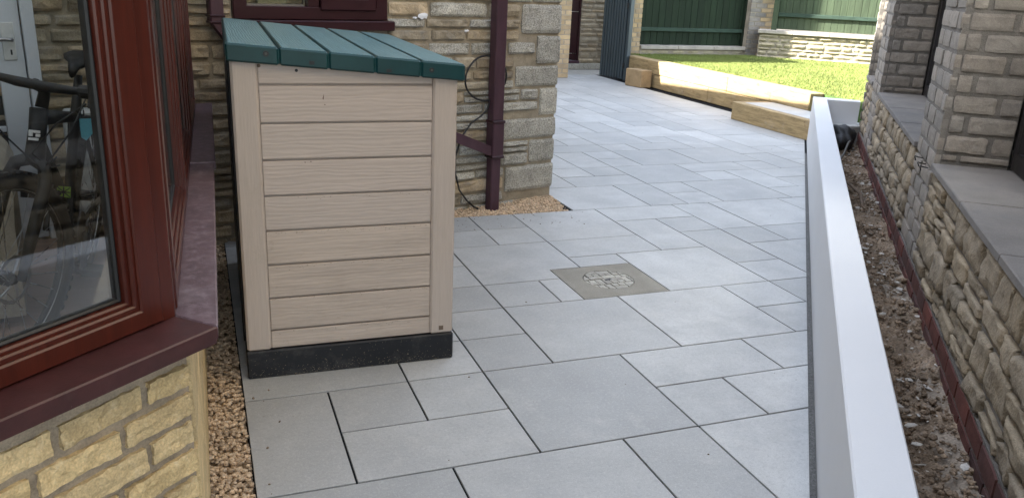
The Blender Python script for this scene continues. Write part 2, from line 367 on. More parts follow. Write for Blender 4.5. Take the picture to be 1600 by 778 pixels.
def offset(poly, d):
    n = len(poly); area = sum(poly[i][0]*poly[(i+1) % n][1]-poly[(i+1) % n][0]*poly[i][1] for i in range(n)); sg = 1 if area > 0 else -1
    out = []
    for i in range(n):
        p0 = Vector(poly[i-1]); p1 = Vector(poly[i]); p2 = Vector(poly[(i+1) % n])
        e1 = (p1-p0).normalized(); e2 = (p2-p1).normalized()
        n1 = Vector((-e1.y, e1.x))*sg; n2 = Vector((-e2.y, e2.x))*sg
        k = 1+n1.dot(n2)
        q = p1 + (n1+n2)*(d/max(k, .3)); out.append((q.x, q.y))
    return out
def clip(poly, nx, ny, c):                          # keep nx*x+ny*y <= c
    out = []
    for i in range(len(poly)):
        p, q = poly[i], poly[(i+1) % len(poly)]
        dp = nx*p[0]+ny*p[1]-c; dq = nx*q[0]+ny*q[1]-c
        if dp <= 0: out.append(p)
        if (dp < 0 < dq) or (dq < 0 < dp):
            t = dp/(dp-dq); out.append((p[0]+t*(q[0]-p[0]), p[1]+t*(q[1]-p[1])))
    return out
def area(p): return abs(sum(p[i][0]*p[(i+1) % len(p)][1]-p[(i+1) % len(p)][0]*p[i][1] for i in range(len(p))))/2
def thing(name, label, cat, loc=(0, 0, 0), group=None, kind=None):
    o = bpy.data.objects.new(name, None); COL.objects.link(o); o.location = loc; o.empty_display_size = .2
    return tag(o, label, cat, group, kind)
def tag(o, label=None, cat=None, group=None, kind=None):
    if label: o['label'] = label
    if cat: o['category'] = cat
    if group: o['group'] = group
    if kind: o['kind'] = kind
    return o
def one(name, mat, parent, fn, **k):
    mb = MB(); fn(mb); return mb.build(name, mat, parent, **k)

# ------------------------------------------------------------------ measured frames
BX0 = Vector((1.728, 1.718)); D = Vector((.629, .777)).normalized(); NR = Vector((D.y, -D.x))
RH = FR(BX0, D, NR)                               # right side: a along the white wall, b to the right
HA = Vector((-.968, -.251)).normalized(); HB = Vector((.251, -.968)).normalized()
HW = FR((2.34, 5.293), HA, HB)                    # left house wall: a leftwards from its corner, b out towards the camera
def ha(x): return (2.34-x)/.968
L45 = radians(46.4)
FC = Vector((-.079, 1.72))                        # inner corner of the bay sill
LF = FR(FC, (-sin(L45), -cos(L45)), (cos(L45), -sin(L45)))     # bay's angled side: a to the left, b outwards
RF = FR(FC, (.019, 1), (1, -.019))                # bay's straight side: a away from camera, b outwards
GX, GY, GM = .3715, 2.1832, .305                   # paving module

# ------------------------------------------------------------------ ground and paving
one('ground', m_ground, None, lambda b: b.box(W, -400, 400, -400, 400, -.6, -.06), kind='structure')
pav = thing('paving', 'grey porcelain paving laid in a random pattern of four slab sizes', None, (2, 3, 0), kind='structure')
del pav['label']
one('joint_bed', m_grout, pav, lambda b: b.prism([(.075, -2.4), (RH(-2.2, -.002, 0).x, RH(-2.2, -.002, 0).y), (RH(5.97, -.002, 0).x, RH(5.97, -.002, 0).y), (6.6, 6.6), (6.6, 12.76), (2.2, 12.76), (2.2, 5.6), (2.322, 4.935), (.075, 4.935)], -.05, -.0065))
NEAR = [(-1,0,0,2),(0,1,1,2),(1,2,1,2),(0,2,0,1),(2,4,0,2),(4,6,1,2),(4,5,0,1),(5,7,0,1),(6,8,1,2),(-1,1,-2,0),(1,3,-2,0),(3,4,-2,0),(4,6,-2,0),
        (-1,1,2,3),(1,2,2,3),(2,3,2,3),(2,3,3,4),(1,2,3,4),(3,5,2,4),(5,7,2,4),(7,8,3,4),(7,8,2,3),(2,3,4,5),(2,3,5,6),(2,3,6,7),(3,4,4,5),
        (5,7,6,7),(6,8,4,6),(8,9,4,5),(9,11,4,6),(8,9,5,7),(7,8,6,8),(8,9,7,8),(7,9,8,9),(9,10,7,9),(9,10,6,7),(10,12,7,9),(10,12,6,7),
        (12,14,7,9),(4,5,8,9),(4,5,7,8),(5,7,7,9),(3,4,8,9),(2,4,7,8)]
FAR = [(6,8,9,11),(8,9,9,11),(9,10,10,11),(9,10,9,10),(10,12,9,11),(12,13,10,12),(12,14,9,10),(13,15,11,12),(13,15,10,11),(11,12,11,12),(11,13,12,13),
       (13,14,12,13),(9,11,11,13),(8,9,12,13),(7,9,11,12),(7,8,12,13),(6,7,11,13),(8,9,13,15),(6,8,13,15),(9,10,13,14),(8,10,15,16),(9,10,14,15),(7,8,15,16),
       (9,10,16,17),(7,9,16,17),(8,10,17,18),(10,12,16,18),(10,11,15,16),(11,13,15,16),(10,12,13,15),(12,14,13,15),(12,13,16,17),(13,14,15,17),(14,15,16,18),
       (14,15,14,16),(14,15,12,14),(15,16,14,15),(16,18,14,15),(15,17,13,14),(15,17,12,13),(15,17,15,17),(17,18,15,17),(15,17,17,18),(15,17,18,20),(17,18,17,20),
       (15,16,20,21),(16,18,20,21),(16,17,21,22),(17,19,21,22),(15,16,21,22),(15,17,22,23),(17,19,22,23),(11,12,18,20),(12,13,19,20),(12,14,17,19),(14,15,18,20),
       (13,14,19,20),(13,15,20,22),(13,14,22,23),(13,14,23,25),(13,14,25,26),(14,15,24,25),(14,15,22,24),(15,16,23,24),(11,13,20,22),(12,13,22,23),(11,12,22,23),
       (14,15,25,26),(15,17,24,26),(16,17,23,24),(14,15,26,27),(13,14,26,27),(15,16,26,27)]
rp = random.Random(11)
def fill(lst, i0, i1, j0, j1):
    used = {(i, j) for a, b, c, d in lst for i in range(a, b) for j in range(c, d)}
    if lst is NEAR: used |= {(i, j) for i in range(3, 6) for j in range(4, 7)}
    for j in range(j0, j1):
        for i in range(i0, i1):
            if (i, j) in used: continue
            for w, h in rp.sample([(2, 2), (2, 1), (1, 2), (2, 2), (1, 1)], 5):
                cells = {(i+x, j+y) for x in range(w) for y in range(h)}
                if not cells & used and i+w <= i1 and j+h <= j1: break
            else:
                w = h = 1; cells = {(i, j)}
            used |= cells; lst.append((i, i+w, j, j+h))
fill(NEAR, -1, 15, -7, 9); fill(FAR, 6, 19, 9, 36)
def rectp(x0, x1, y0, y1, g=.0038): return [(x0+g, y0+g), (x1-g, y0+g), (x1-g, y1-g), (x0+g, y1-g)]
def gx(i): return GX+GM*i
def gxf(k): return GX+GM*(k+.47)
def gy(j): return GY+GM*j
polys = [rectp(gx(a), gx(b), gy(c), gy(d)) for a, b, c, d in NEAR]
mh = (gx(4.41), gx(6), gy(4), gy(5.45))
g_ = .0038
polys += [rectp(gx(4), mh[0], gy(4), gy(5)), rectp(gx(5), gx(6), mh[3], gy(6)),
          [(gx(3)+g_, gy(5)+g_), (mh[0]-g_, gy(5)+g_), (mh[0]-g_, mh[3]+g_), (gx(5)-g_, mh[3]+g_), (gx(5)-g_, gy(7)-g_), (gx(3)+g_, gy(7)-g_)]]
nn = [clip(p, -1, 0, -.078) for p in polys]
ff = []
for a, b, c, d in FAR:
    p = rectp(gxf(a), gxf(b), gy(c), gy(d)); p = clip(p, -1, 0, -2.325)
    if p: p = clip(p, 1, 0, 6.462)
    if p: p = clip(p, 0, 1, 12.75)
    ff.append(p)
kk = BX0.dot(NR) - .0225
for p in nn+ff:
    if len(p) < 3: continue
    p = clip(p, NR.x, NR.y, kk)
    if len(p) < 3 or area(p) < .002: continue
    cx = sum(q[0] for q in p)/len(p); cyy = sum(q[1] for q in p)/len(p)
    dz = rp.uniform(-.0006, .0006)
    one('paving_slab', m_slab, pav, lambda b: b.prism(p, -.02, dz, .0010))
one('edging_strip', m_strip, pav, lambda b: b.box(RH, -1.2, 5.97, -.0225, -.001, -.05, .003))
one('concrete_path', m_concrete, None, lambda b: b.prism([(5.3, 12.755), (6.9, 12.755), (6.9, 13.7), (5.3, 13.7)], -.05, .002), kind='structure')

# manhole cover set in the paving
mc = thing('manhole_cover', 'square recessed inspection cover with a round paved inset set into the slabs', 'manhole cover', ((mh[0]+mh[1])/2, (mh[2]+mh[3])/2, 0))
mcx, mcy = gx(5.22), gy(4.76)
def surround(b):
    n = 40; r = .137; outer = []
    for k in range(n):
        an = 2*pi*k/n; dx, dy = cos(an), sin(an); t = 1e9
        if dx > 1e-6: t = min(t, (mh[1]-.003-mcx)/dx)
        if dx < -1e-6: t = min(t, (mh[0]+.003-mcx)/dx)
        if dy > 1e-6: t = min(t, (mh[3]-.003-mcy)/dy)
        if dy < -1e-6: t = min(t, (mh[2]+.003-mcy)/dy)
        outer.append((mcx+dx*t, mcy+dy*t))
    for (x, y) in ((mh[0]+.003, mh[2]+.003), (mh[1]-.003, mh[2]+.003), (mh[1]-.003, mh[3]-.003), (mh[0]+.003, mh[3]-.003)):
        k = min(range(n), key=lambda q: hypot(outer[q][0]-x, outer[q][1]-y)); outer[k] = (x, y)
    inner = [(mcx+r*cos(2*pi*k/n), mcy+r*sin(2*pi*k/n)) for k in range(n)]
    vs = [(x, y, -.001) for x, y in outer]+[(x, y, -.001) for x, y in inner]+[(x, y, -.02) for x, y in outer]+[(x, y, -.012) for x, y in inner]
    fs = []
    for k in range(n):
        j = (k+1) % n
        fs += [(k, j, n+j, n+k), (n+k, n+j, 3*n+j, 3*n+k), (k, 2*n+k, 2*n+j, j)]
    b.add(vs, fs)
one('surround', m_surround, mc, surround, flip=False)
one('cover_plate', m_cover, mc, lambda b: b.disc((mcx, mcy, -.02), (0, 0, 1), .1375, .010, 40))
rm = random.Random(5); an0 = radians(2)
yy = -.1345
for row in range(7):
    h = .0384; xx = -.1345+(.0192 if row in (2, 3) else 0)-.0384
    while xx < .137:
        w = .0768 if rm.random() < .14 else .0384
        p = [(xx+.0026, yy+.0026), (xx+w-.0026, yy+.0026), (xx+w-.0026, yy+h-.0026), (xx+.0026, yy+h-.0026)]
        for k in range(24):
            if p: p = clip(p, cos(2*pi*k/24), sin(2*pi*k/24), .1335)
        if len(p) > 2 and area(p) > .00016:
            q = [(mcx+(x+.02*y)*cos(an0)-y*sin(an0), mcy+x*sin(an0)+y*cos(an0)) for x, y in p]
            one('infill_sett', m_infill, mc, lambda b: b.prism(q, -.014, rm.uniform(-.003, .0005), .0014))
        xx += w
    yy += h
one('lifting_key_hole', m_black, mc, lambda b: b.box(FR((mcx, mcy), (1, .3), (-.3, 1)), -.024, .016, -.007, .007, -.008, .0012))

# ------------------------------------------------------------------ gravel beds
rg = random.Random(21)
def pebble_templates(n, sub):
    out = []
    for _ in range(n):
        bm = bmesh.new(); bmesh.ops.create_icosphere(bm, subdivisions=sub, radius=1.0)
        s = (rg.uniform(.8, 1.25), rg.uniform(.6, 1.0), rg.uniform(.45, .75))
        for v in bm.verts:
            k = 1+rg.uniform(-.2, .2); v.co = Vector((v.co.x*s[0]*k, v.co.y*s[1]*k, v.co.z*s[2]*k))
        out.append(([v.co.copy() for v in bm.verts], [tuple(v.index for v in f.verts) for f in bm.faces])); bm.free()
    return out
PEB1 = pebble_templates(10, 1)
FLAT = [([Vector((v.x*1.2, v.y, v.z*.35)) for v in vs], fs) for vs, fs in pebble_templates(8, 1)]
def scatter(b, pts, tmpl):
    for (x, y, z, r) in pts:
        vs, fs = rg.choice(tmpl); R_ = Matrix.Rotation(rg.uniform(0, 6.28), 3, 'Z') @ Matrix.Rotation(rg.uniform(-.6, .6), 3, 'X')
        b.add([R_ @ v*r + Vector((x, y, z)) for v in vs], fs)
def inpoly(x, y, P):
    c = False
    for i in range(len(P)):
        (x0, y0), (x1, y1) = P[i], P[(i+1) % len(P)]
        if (y0 > y) != (y1 > y) and x < (x1-x0)*(y-y0)/(y1-y0)+x0: c = not c
    return c
strip_poly = [(-.06, .2), (.073, .2), (.073, 4.93), (-.06, 4.75)]
tri_poly = [(.07, 4.94), (2.318, 4.94), (2.335, 5.30), (2.2, 5.27), (.07, 4.72)]
gv = thing('gravel', None, None, (.1, 3, -.05), kind='stuff')
bed = MB(); bed.prism(strip_poly, -.058, -.028); bed.prism([(.07, 4.936), (2.322, 4.936), (2.335, 5.36), (.07, 4.8)], -.058, -.026)
bed.build('gravel_bed', m_gravel_bed, gv)
pts = []
while len(pts) < 4200:
    x, y = rg.uniform(-.06, .08), 1.5+3.4*rg.random()**1.5
    if inpoly(x, y, strip_poly): pts.append((x, y, -.022+rg.uniform(-.01, .014), rg.uniform(.006, .0115)))
b = MB(); scatter(b, pts, PEB1); b.build('pebbles_by_bay_wall', m_gravel, gv, smooth=False, kind='stuff', flip=False)
pts = []
while len(pts) < 3600:
    x, y = (rg.uniform(1.35, 2.33) if rg.random() < .85 else rg.uniform(.07, 1.35)), rg.uniform(4.72, 5.31)
    if inpoly(x, y, tri_poly): pts.append((x, y, -.016+rg.uniform(-.008, .014)+max(0, .02*(y-4.98)/.3), rg.uniform(.005, .012)))
b = MB(); scatter(b, pts, PEB1); b.build('pebbles_by_house_wall', m_gravel, gv, kind='stuff', flip=False)

gp_ = []
for _ in range(190):
    t = rg.random(); x = .1+rg.random()**1.6*5.2 if t < .5 else rg.uniform(1.3, 2.4)
    y = rg.uniform(1.6, 8.5) if t < .5 else rg.uniform(4.6, 4.93)
    if (x-BX0.x)*NR.x+(y-BX0.y)*NR.y < -.05: gp_.append((x, y, .001, rg.choice((.0012, .0016, .002, .0028, .004))))
for _ in range(12): gp_.append((.08+abs(rg.gauss(0, .06)), rg.uniform(1.9, 3.0), .003, rg.uniform(.002, .007)))
b = MB(); scatter(b, gp_, PEB1); b.build('loose_grit', m_root_grit, None, kind='stuff', flip=False)

# ------------------------------------------------------------------ stone coursing helper
def course_rects(c0, c1, hmin, hmax, a_of, lmin, lmax, gap, rng, jump=0.0):
    """rows of random stones; a_of(row bottom, row top) gives a list of free (a0,a1) spans"""
    out = []; c = c0
    while c < c1-.03:
        h = rng.uniform(hmin, hmax)
        if c+h > c1-.03: h = c1-c
        for (s0, s1) in a_of(c, c+h):
            a = s0
            while a < s1-.02:
                l = rng.uniform(lmin, lmax)
                if s1-(a+l) < lmin*.7: l = s1-a
                hh = h
                if l < h*1.2 or rng.random() > jump or h < .075: out.append((a+gap/2, a+l-gap/2, c+gap/2, c+hh-gap/2))
                else:
                    m = c+h*rng.uniform(.4, .6); out.append((a+gap/2, a+l-gap/2, c+gap/2, m-gap/2)); out.append((a+gap/2, a+l-gap/2, m+gap/2, c+h-gap/2))
                a += l
        c += h
    return out

# ------------------------------------------------------------------ left house
house = thing('stone_house', 'stone house with grey corner blocks, a plum window and a dark drainpipe', 'house', (2.34, 5.293, 0))
aw0, aw1 = ha(1.069), ha(.195)                      # window opening
def core(b):
    b.box(HW, 0.012, aw0, -.3, -.018, -.3, 2.25); b.box(HW, aw1, 9, -.3, -.018, -.3, 2.25); b.box(HW, aw0, aw1, -.3, -.018, -.3, 1.185)
one('wall', m_mortar, house, core)
one('upper_wall', m_outer, house, lambda b: b.box(HW, 0.0, 9, -.3, -.004, 2.252, 3.06))
side_lo = [(2.326, 5.31), (1.74, 13.6), (-.6, 13.6), (-.1, 5.0)]
one('side_wall', m_outer, house, lambda b: b.prism(side_lo, -.3, 3.06))
one('roof', m_rooft, house, lambda b: b.prism([(2.64, 5.02), (1.98, 13.8), (-.6, 13.8), (-.1, 4.45)], 3.063, 3.25))
one('upper_storey', m_outer, house, lambda b: b.box(HW, 2.6, 9, -5.2, -.02, 3.252, 5.3))
def gable(b):
    vs = [HW(a, bb, c) for a in (2.2, 9.2) for bb, c in ((.2, 5.3), (-5.5, 5.3), (-2.6, 7.6))]
    b.add(vs, [(0, 1, 2), (5, 4, 3), (0, 2, 5, 3), (2, 1, 4, 5), (1, 0, 3, 4)])
one('upper_roof', m_rooft, house, gable)
rs = random.Random(3)
QX = [(2.017, 1.142, 1.339), (2.146, .95, 1.134), (1.985, .802, .94), (2.16, .79-.0, .0)]
quoins = [(ha(2.017), 1.146, 1.335), (ha(2.146), .948, 1.134), (ha(1.985), .80, .936), (ha(2.189), .598, .786), (ha(1.876), .445, .584),
          (ha(2.124), .272, .432), (ha(1.933), .078, .258), (ha(2.10), 1.347, 1.53), (ha(1.98), 1.542, 1.71), (ha(2.12), 1.722, 1.92), (ha(1.98), 1.932, 2.1), (ha(2.1), 2.112, 2.245)]
for (qa, q0, q1) in quoins:
    big = True
    one('quoin_stone', m_stone_grey, house, lambda b: b.stone(HW, -.006+rs.uniform(0, .006), qa, q0-.002, q1+.002, -.2, .2+rs.uniform(0, .008), 1, rs, 8, 5, .03, .05, .03, .02, 10))
def free_house(c0, c1):
    lo = .012
    for (qa, q0, q1) in quoins:
        if q0 < c1-.012 and q1 > c0+.012: lo = max(lo, qa+.006)
    spans = [(lo, ha(-.95))]
    if c1 > 1.16:
        spans = [(lo, aw0-.004), (aw1+.004, ha(-.95))]
    return spans
rects = course_rects(-.04, 2.24, .058, .105, free_house, .14, .46, .009, rs, .2)
rects = [r for r in rects if r[2] < 1.55 or rs.random() < 1]
n_st = 0
for (a0, a1, c0, c1) in rects:
    x = 2.34-.968*a0
    far_grey = x > 1.25 and rs.random() < .62
    if n_st > 290 and c0 > 1.6: continue
    one('stone', m_stone_grey if far_grey else m_stone, house,
        lambda b: b.stone(HW, a0, a1, c0, c1, -.035, .036+rs.uniform(.0, .014), 1, rs, 8, 4, .42, .32, .05, .03, 12)); n_st += 1
rsp = random.Random(8)
for (x, z, s) in ((1.29, 1.252, .05), (1.59, 1.165, .02), (1.235, 1.24, .018)):                   # dried white splashes on the stone
    def splash(b):
        n = 14; a0 = ha(x)
        vs = [HW(a0, .026, z)]+[HW(a0+s*cos(2*pi*k/n)*rsp.uniform(.6, 1.1), .022, z+.42*s*sin(2*pi*k/n)*rsp.uniform(.6, 1.1)) for k in range(n)]
        vs += [HW(a0+(v-0)*0, .0, z) for v in (0,)]
        b.add(vs, [(0, 1+k, 1+(k+1) % n) for k in range(n)]+[(n+1, 1+(k+1) % n, 1+k) for k in range(n)])
    one('paint_splash', m_white, house, splash)
# window in the house wall
win = one('window', m_plum, house, lambda b: b.ring(HW, aw0+.002, aw1-.002, 1.222, 2.2, .073, -.09, .012, .07, .068))
one('mullion', m_plum, win, lambda b: b.box(HW, ha(.66), ha(.60), -.089, .010, 1.288, 2.132, .004))
one('sash', m_plum, win, lambda b: b.ring(HW, ha(.99), ha(.665), 1.275, 2.145, .05, -.06, .026, .055, .060))
for (x0, x1) in ((.272, .595), (.665, .99)):
    one('pane', m_glass, win, lambda b: b.box(HW, ha(x1), ha(x0), -.046, -.040, 1.285, 2.135))
one('bead', m_sillstone, win, lambda b: b.box(HW, ha(.59), ha(.275), -.05, -.036, 1.2905, 1.300))
one('window_sill', m_plum, win, lambda b: b.box(HW, aw0-.03, aw1+.03, -.05, .05, 1.165, 1.219, .006))
for (x0, x1) in ((.40, .56), (.69, .82)): one('curtain', m_curtain, win, lambda b: b.box(HW, ha(x1), ha(x0), -.24, -.22, 1.2, 2.2))
one('room', m_dark, house, lambda b: b.box(HW, aw0-.5, aw1+.5, -1.9, -1.8, .3, 2.4))

# drainpipes and cable on the house wall
dp = thing('drainpipe', 'square plum drainpipe beside the house corner with a branch pipe running behind the storage box', 'drainpipe', tuple(HW(ha(1.785), .05, 0)))
def xw(x): return ha(x)
def slantbox(b, F, a0, c0, a1, c1, b0, b1, w):       # square pipe run between two points of a wall
    dx, dz = a1-a0, c1-c0; l = hypot(dx, dz); nx_, nz_ = -dz/l*w/2, dx/l*w/2
    q = [(a0+nx_, c0+nz_), (a0-nx_, c0-nz_), (a1-nx_, c1-nz_), (a1+nx_, c1+nz_)]
    vs = [F(a, b0, c) for a, c in q]+[F(a, b1, c) for a, c in q]
    b.add(vs, [(0, 1, 2, 3), (7, 6, 5, 4), (0, 4, 5, 1), (1, 5, 6, 2), (2, 6, 7, 3), (3, 7, 4, 0)])
one('upper_pipe', m_pipe, dp, lambda b: b.box(HW, ha(1.832), ha(1.752), .035, .11, .60, 2.7, .006))
one('collar', m_pipe, dp, lambda b: b.box(HW, ha(1.836), ha(1.752), .028, .118, .36, .603, .006))
one('lower_pipe', m_pipe, dp, lambda b: b.box(HW, ha(1.826), ha(1.756), .037, .106, -.04, .362, .006))
one('branch_pipe', m_pipe, dp, lambda b: slantbox(b, HW, ha(1.76), .40, ha(1.30), .595, .045, .10, .062))
for z in (.585, .352): one('collar_ring', m_plum, dp, lambda b: b.box(HW, ha(1.840), ha(1.748), .026, .121, z, z+.019, .003))
d2_ = thing('drainpipe', 'short plum drainpipe with an angled elbow left of the plum window', 'drainpipe', tuple(HW(ha(.09), .05, 1.1)))
one('upper_pipe', m_pipe, d2_, lambda b: b.box(HW, ha(.125), ha(.058), .03, .10, 1.21, 2.7, .006))
for z in (1.235, 1.203): one('joint_ring', m_plum, d2_, lambda b: b.box(HW, ha(.13), ha(.053), .026, .104, z, z+.012, .003))
one('elbow_pipe', m_pipe, d2_, lambda b: slantbox(b, HW, ha(.092), 1.225, ha(.19), 1.085, .031, .099, .068))
one('lower_pipe', m_pipe, d2_, lambda b: b.box(HW, ha(.235), ha(.165), .032, .098, -.04, 1.10, .006))
cb = thing('cable', 'coiled black cable hanging in a loop behind the drainpipe and trailing into the gravel', 'cable', tuple(HW(ha(1.72), .03, 0)))
lp = []
for k in range(28):
    an = 2*pi*k/28; lp.append(HW(ha(1.722+.152*cos(an)), .056+.006*sin(3*an), .872+.142*sin(an)))
one('loop', m_black, cb, lambda b: b.tube(lp, .0062, 6, True), smooth=True)
one('tail', m_black, cb, lambda b: b.tube([HW(ha(x), .056, z) for x, z in ((1.76, .735), (1.735, .67), (1.69, .63), (1.62, .59), (1.55, .50), (1.51, .38), (1.515, .26), (1.545, .155), (1.60, .08), (1.66, .025), (1.71, .0), (1.80, -.012))], .0062, 6), smooth=True)

# ------------------------------------------------------------------ bay / conservatory
bay = thing('conservatory', 'mahogany framed conservatory bay on a low yellow stone wall', 'conservatory', (-.3, 2.2, 0))
wc = Vector((-.058, 1.668))                         # outer corner of the dwarf wall
BL = FR(wc, (-sin(L45), -cos(L45)), (cos(L45), -sin(L45))); BR = FR(wc, (.006, 1), (1, -.006))
LEN = 1.05; RLEN = 3.0
def dwarf(b):
    b.box(BL, .004, LEN, -.2, -.0025, -.1, .758); b.box(BR, .004, RLEN, -.2, -.0055, -.1, .757)
    e = BL(LEN, 0, 0); b.box(W, -2.6, e.x+.05, e.y, e.y+.2, -.1, .757)
one('dwarf_wall', m_bay_mortar, bay, dwarf)
rb = random.Random(17)
ROWS = [.7555, .720, .653, .587, .520, .453, .387, .320, .253, .187, .120, .053, -.013]
def bay_rows(F, a_start, a_end, first_edges, name, dep, nx):
    for r in range(len(ROWS)-1):
        c1, c0 = ROWS[r]-.005, ROWS[r+1]+.005
        if r == 0: c0, c1 = .7275, .7555
        if r == 1: c1 = .7145
        a = a_start; k = 0; ed = first_edges[r % len(first_edges)] if first_edges else []
        while a < a_end-.03:
            l = ed[k] if k < len(ed) else rb.uniform(.13, .21)
            e = min(a+l, a_end)
            one('stone', m_bay, bay, lambda b: b.stone(F, a, e-.011, c0, c1, -.03, .03+dep+rb.uniform(-.003, .004), 1, rb, nx+7, 7 if r else 2, .22, .12, .17, .20, 34))
            a = e; k += 1
bay_rows(BL, .008, LEN, [[.155, .24, .2], [.115, .19, .22, .2], [.175, .18, .2], [.12, .21, .2], [.19, .18, .22], [.1, .2, .2]], 'stone', .007, 9)
a = .004
while a < RLEN-.1:
    for c0, c1 in ((-.012, .24), (.245, .50), (.505, .7555)): one('corner_stone', m_bay, bay, lambda b: b.stone(BR, a, min(a+.62, RLEN)-.006, c0, c1, -.03, .034, 1, rb, 10, 6, .06, .05, .03, .01, 26))
    a += .62
# sills
def sill_poly(P0, b): b.prism(P0, .762, .79, .004)
e1 = LF(1.2, .062, 0); e0 = LF(1.2, -.06, 0); cO = Vector((.002, 1.645)); iC = FC + Vector((-.03, .03))
one('sill', m_sill, bay, lambda b: b.prism([(cO.x, cO.y), (FC.x, FC.y+.004), (iC.x-.02, iC.y), (e0.x, e0.y), (e1.x, e1.y)], .764, .791, .003))
rs1 = RF(1.47, 0, 0)
one('sill', m_sill_d, bay, lambda b: b.prism([(cO.x+.0005, cO.y+.003), (.034, 3.19), (-.10, 3.19), (-.10, 1.75), (FC.x+.003, FC.y+.006)], .764, .7905, .003))
one('sill', m_sill_d, bay, lambda b: b.prism([(.040, 3.193), (.061, 4.655), (-.10, 4.62), (-.10, 3.193)], .766, .795, .003))
one('sill_nosing', m_sill, bay, lambda b: b.add(*(lambda q: ([Vector(p) for p in q], [(0, 1, 3, 2), (0, 2, 6, 4), (1, 5, 7, 3), (4, 6, 7, 5), (0, 4, 5, 1), (2, 3, 7, 6)]))(
    [(cO.x-.003, cO.y+.001, .764), (e1.x, e1.y, .764), (cO.x-.003, cO.y+.001, .754), (e1.x, e1.y, .754),
     (cO.x-.012, cO.y+.010, .764), (e1.x-.009, e1.y+.009, .764), (cO.x-.012, cO.y+.010, .754), (e1.x-.009, e1.y+.009, .754)])))
ZT = 2.25
def framebar(name, mat, F, a0, a1, b0, b1, c0, c1, ch=.004, parent=None): return one(name, mat, parent or bay, lambda b: b.box(F, a0, a1, b0, b1, c0, c1, ch))
def bay_window(F, a0, a1):
    """one casement: mitred frame, two stepped beads, gasket and pane"""
    wf = one('window_frame', m_mahog, bay, lambda b: b.ring(F, a0, a1, .793, ZT, .052, -.062, .004, .05, .040))
    one('glazing_bead', m_mahog, wf, lambda b: b.ring(F, a0+.046, a1-.046, .829, ZT-.044, .016, -.05, -.003))
    one('inner_bead', m_mahog, wf, lambda b: b.ring(F, a0+.057, a1-.057, .8385, ZT-.055, .015, -.045, -.012))
    one('gasket', m_gasket, wf, lambda b: b.ring(F, a0+.0705, a1-.0705, .852, ZT-.068, .009, -.043, -.024))
    one('pane', m_glass, wf, lambda b: b.box(F, a0+.065, a1-.065, -.034, -.030, .845, ZT-.06))
    return wf
one('corner_post', m_mahog, bay, lambda b: b.prism([(FC.x, FC.y), (RF(.035, 0, 0).x, RF(.035, 0, 0).y), (RF(.035, -.06, 0).x, RF(.035, -.06, 0).y), (LF(.03, -.06, 0).x, LF(.03, -.06, 0).y), (LF(.03, 0, 0).x, LF(.03, 0, 0).y)], .792, ZT))
bay_window(LF, .0305, 1.02)
for (y0, y1) in ((.036, .95), (.952, 1.9), (1.902, 2.86)): bay_window(RF, y0, y1)
LE = LF(1.02, 0, 0); SF = FR((LE.x, LE.y), (-1, 0), (0, -1))
one('corner_post', m_mahog, bay, lambda b: b.prism([(LE.x+.01, LE.y+.01), (LE.x, LE.y), (LE.x-.04, LE.y), (LE.x-.04, LE.y+.06), (LE.x+.03, LE.y+.06)], .792, ZT))
one('sill', m_sill, bay, lambda b: b.box(SF, .0, 1.85, -.06, .062, .764, .79, .003))
bay_window(SF, .045, .95); bay_window(SF, .952, 1.84)
def bay_roof(b):
    base = [(-2.595, LE.y-.16), (LE.x+.06, LE.y-.16), (.06, 1.60), (.12, 4.66), (-2.595, 3.98)]; n = len(base)
    top = [(-2.595, LE.y+1.0), (-1.35, LE.y+1.0), (-1.25, 2.4), (-1.2, 4.34), (-2.595, 3.98)]
    b.add([(x, y, ZT+.002) for x, y in base]+[(x, y, ZT+.85) for x, y in top], [tuple(range(n)), tuple(range(2*n-1, n-1, -1))]+[(k, (k+1) % n, n+(k+1) % n, n+k) for k in range(n)])
one('roof', m_poly, bay, bay_roof)
one('floor', m_int, bay, lambda b: b.prism([(-2.59, LE.y+.21), (LE.x, LE.y+.21), (-.26, 1.75), (-.26, 4.58), (-2.59, 3.95)], .0, .16))
one('shade_wing', m_outer, house, lambda b: b.box(W, -8, -2.6, -8, 3.6, -.3, 5.5))  # unseen wing added to keep the sun off the near paving
def wgable(b):
    vs = [(x, y, z) for y in (-8.2, 3.8) for x, z in ((-8.2, 5.501), (-2.4, 5.501), (-5.3, 7.6))]
    b.add(vs, [(0, 1, 2), (5, 4, 3), (0, 2, 5, 3), (2, 1, 4, 5), (1, 0, 3, 4)])
one('shade_wing_roof', m_rooft, house, wgable)

# inside the conservatory: door, heater, armchair, bicycle
dr = thing('house_door', 'white glazed door in a white frame on the stone wall inside the conservatory', 'door', tuple(HW(ha(-1.0), .03, .16)))
def dx_(x): return ha(x)
for (x0, x1, z0, z1) in ((-.752, -.700, .16, 2.12), (-1.65, -1.60, .16, 2.12), (-1.599, -.753, 2.07, 2.12)): one('door_frame', m_door, dr, lambda b: b.box(HW, ha(x1), ha(x0), -.02, .05, z0, z1, .004))
for (x0, x1) in ((-.865, -.757), (-1.595, -1.49)): one('stile', m_door, dr, lambda b: b.box(HW, ha(x1), ha(x0), -.01, .035, .17, 2.065, .003))
for z0, z1 in ((.17, .36), (.70, .725), (1.005, 1.03), (1.30, 1.33), (1.95, 2.065)): one('rail', m_door, dr, lambda b: b.box(HW, ha(-.866), ha(-1.489), -.008, .033, z0, z1, .003))
one('glazing', m_dark, dr, lambda b: b.box(HW, ha(-.86), ha(-1.495), -.004, .006, .3, 1.98))
hp_ = one('handle_plate', m_heater, dr, lambda b: b.box(HW, ha(-.785), ha(-.838), .035, .043, 1.03, 1.20, .003))
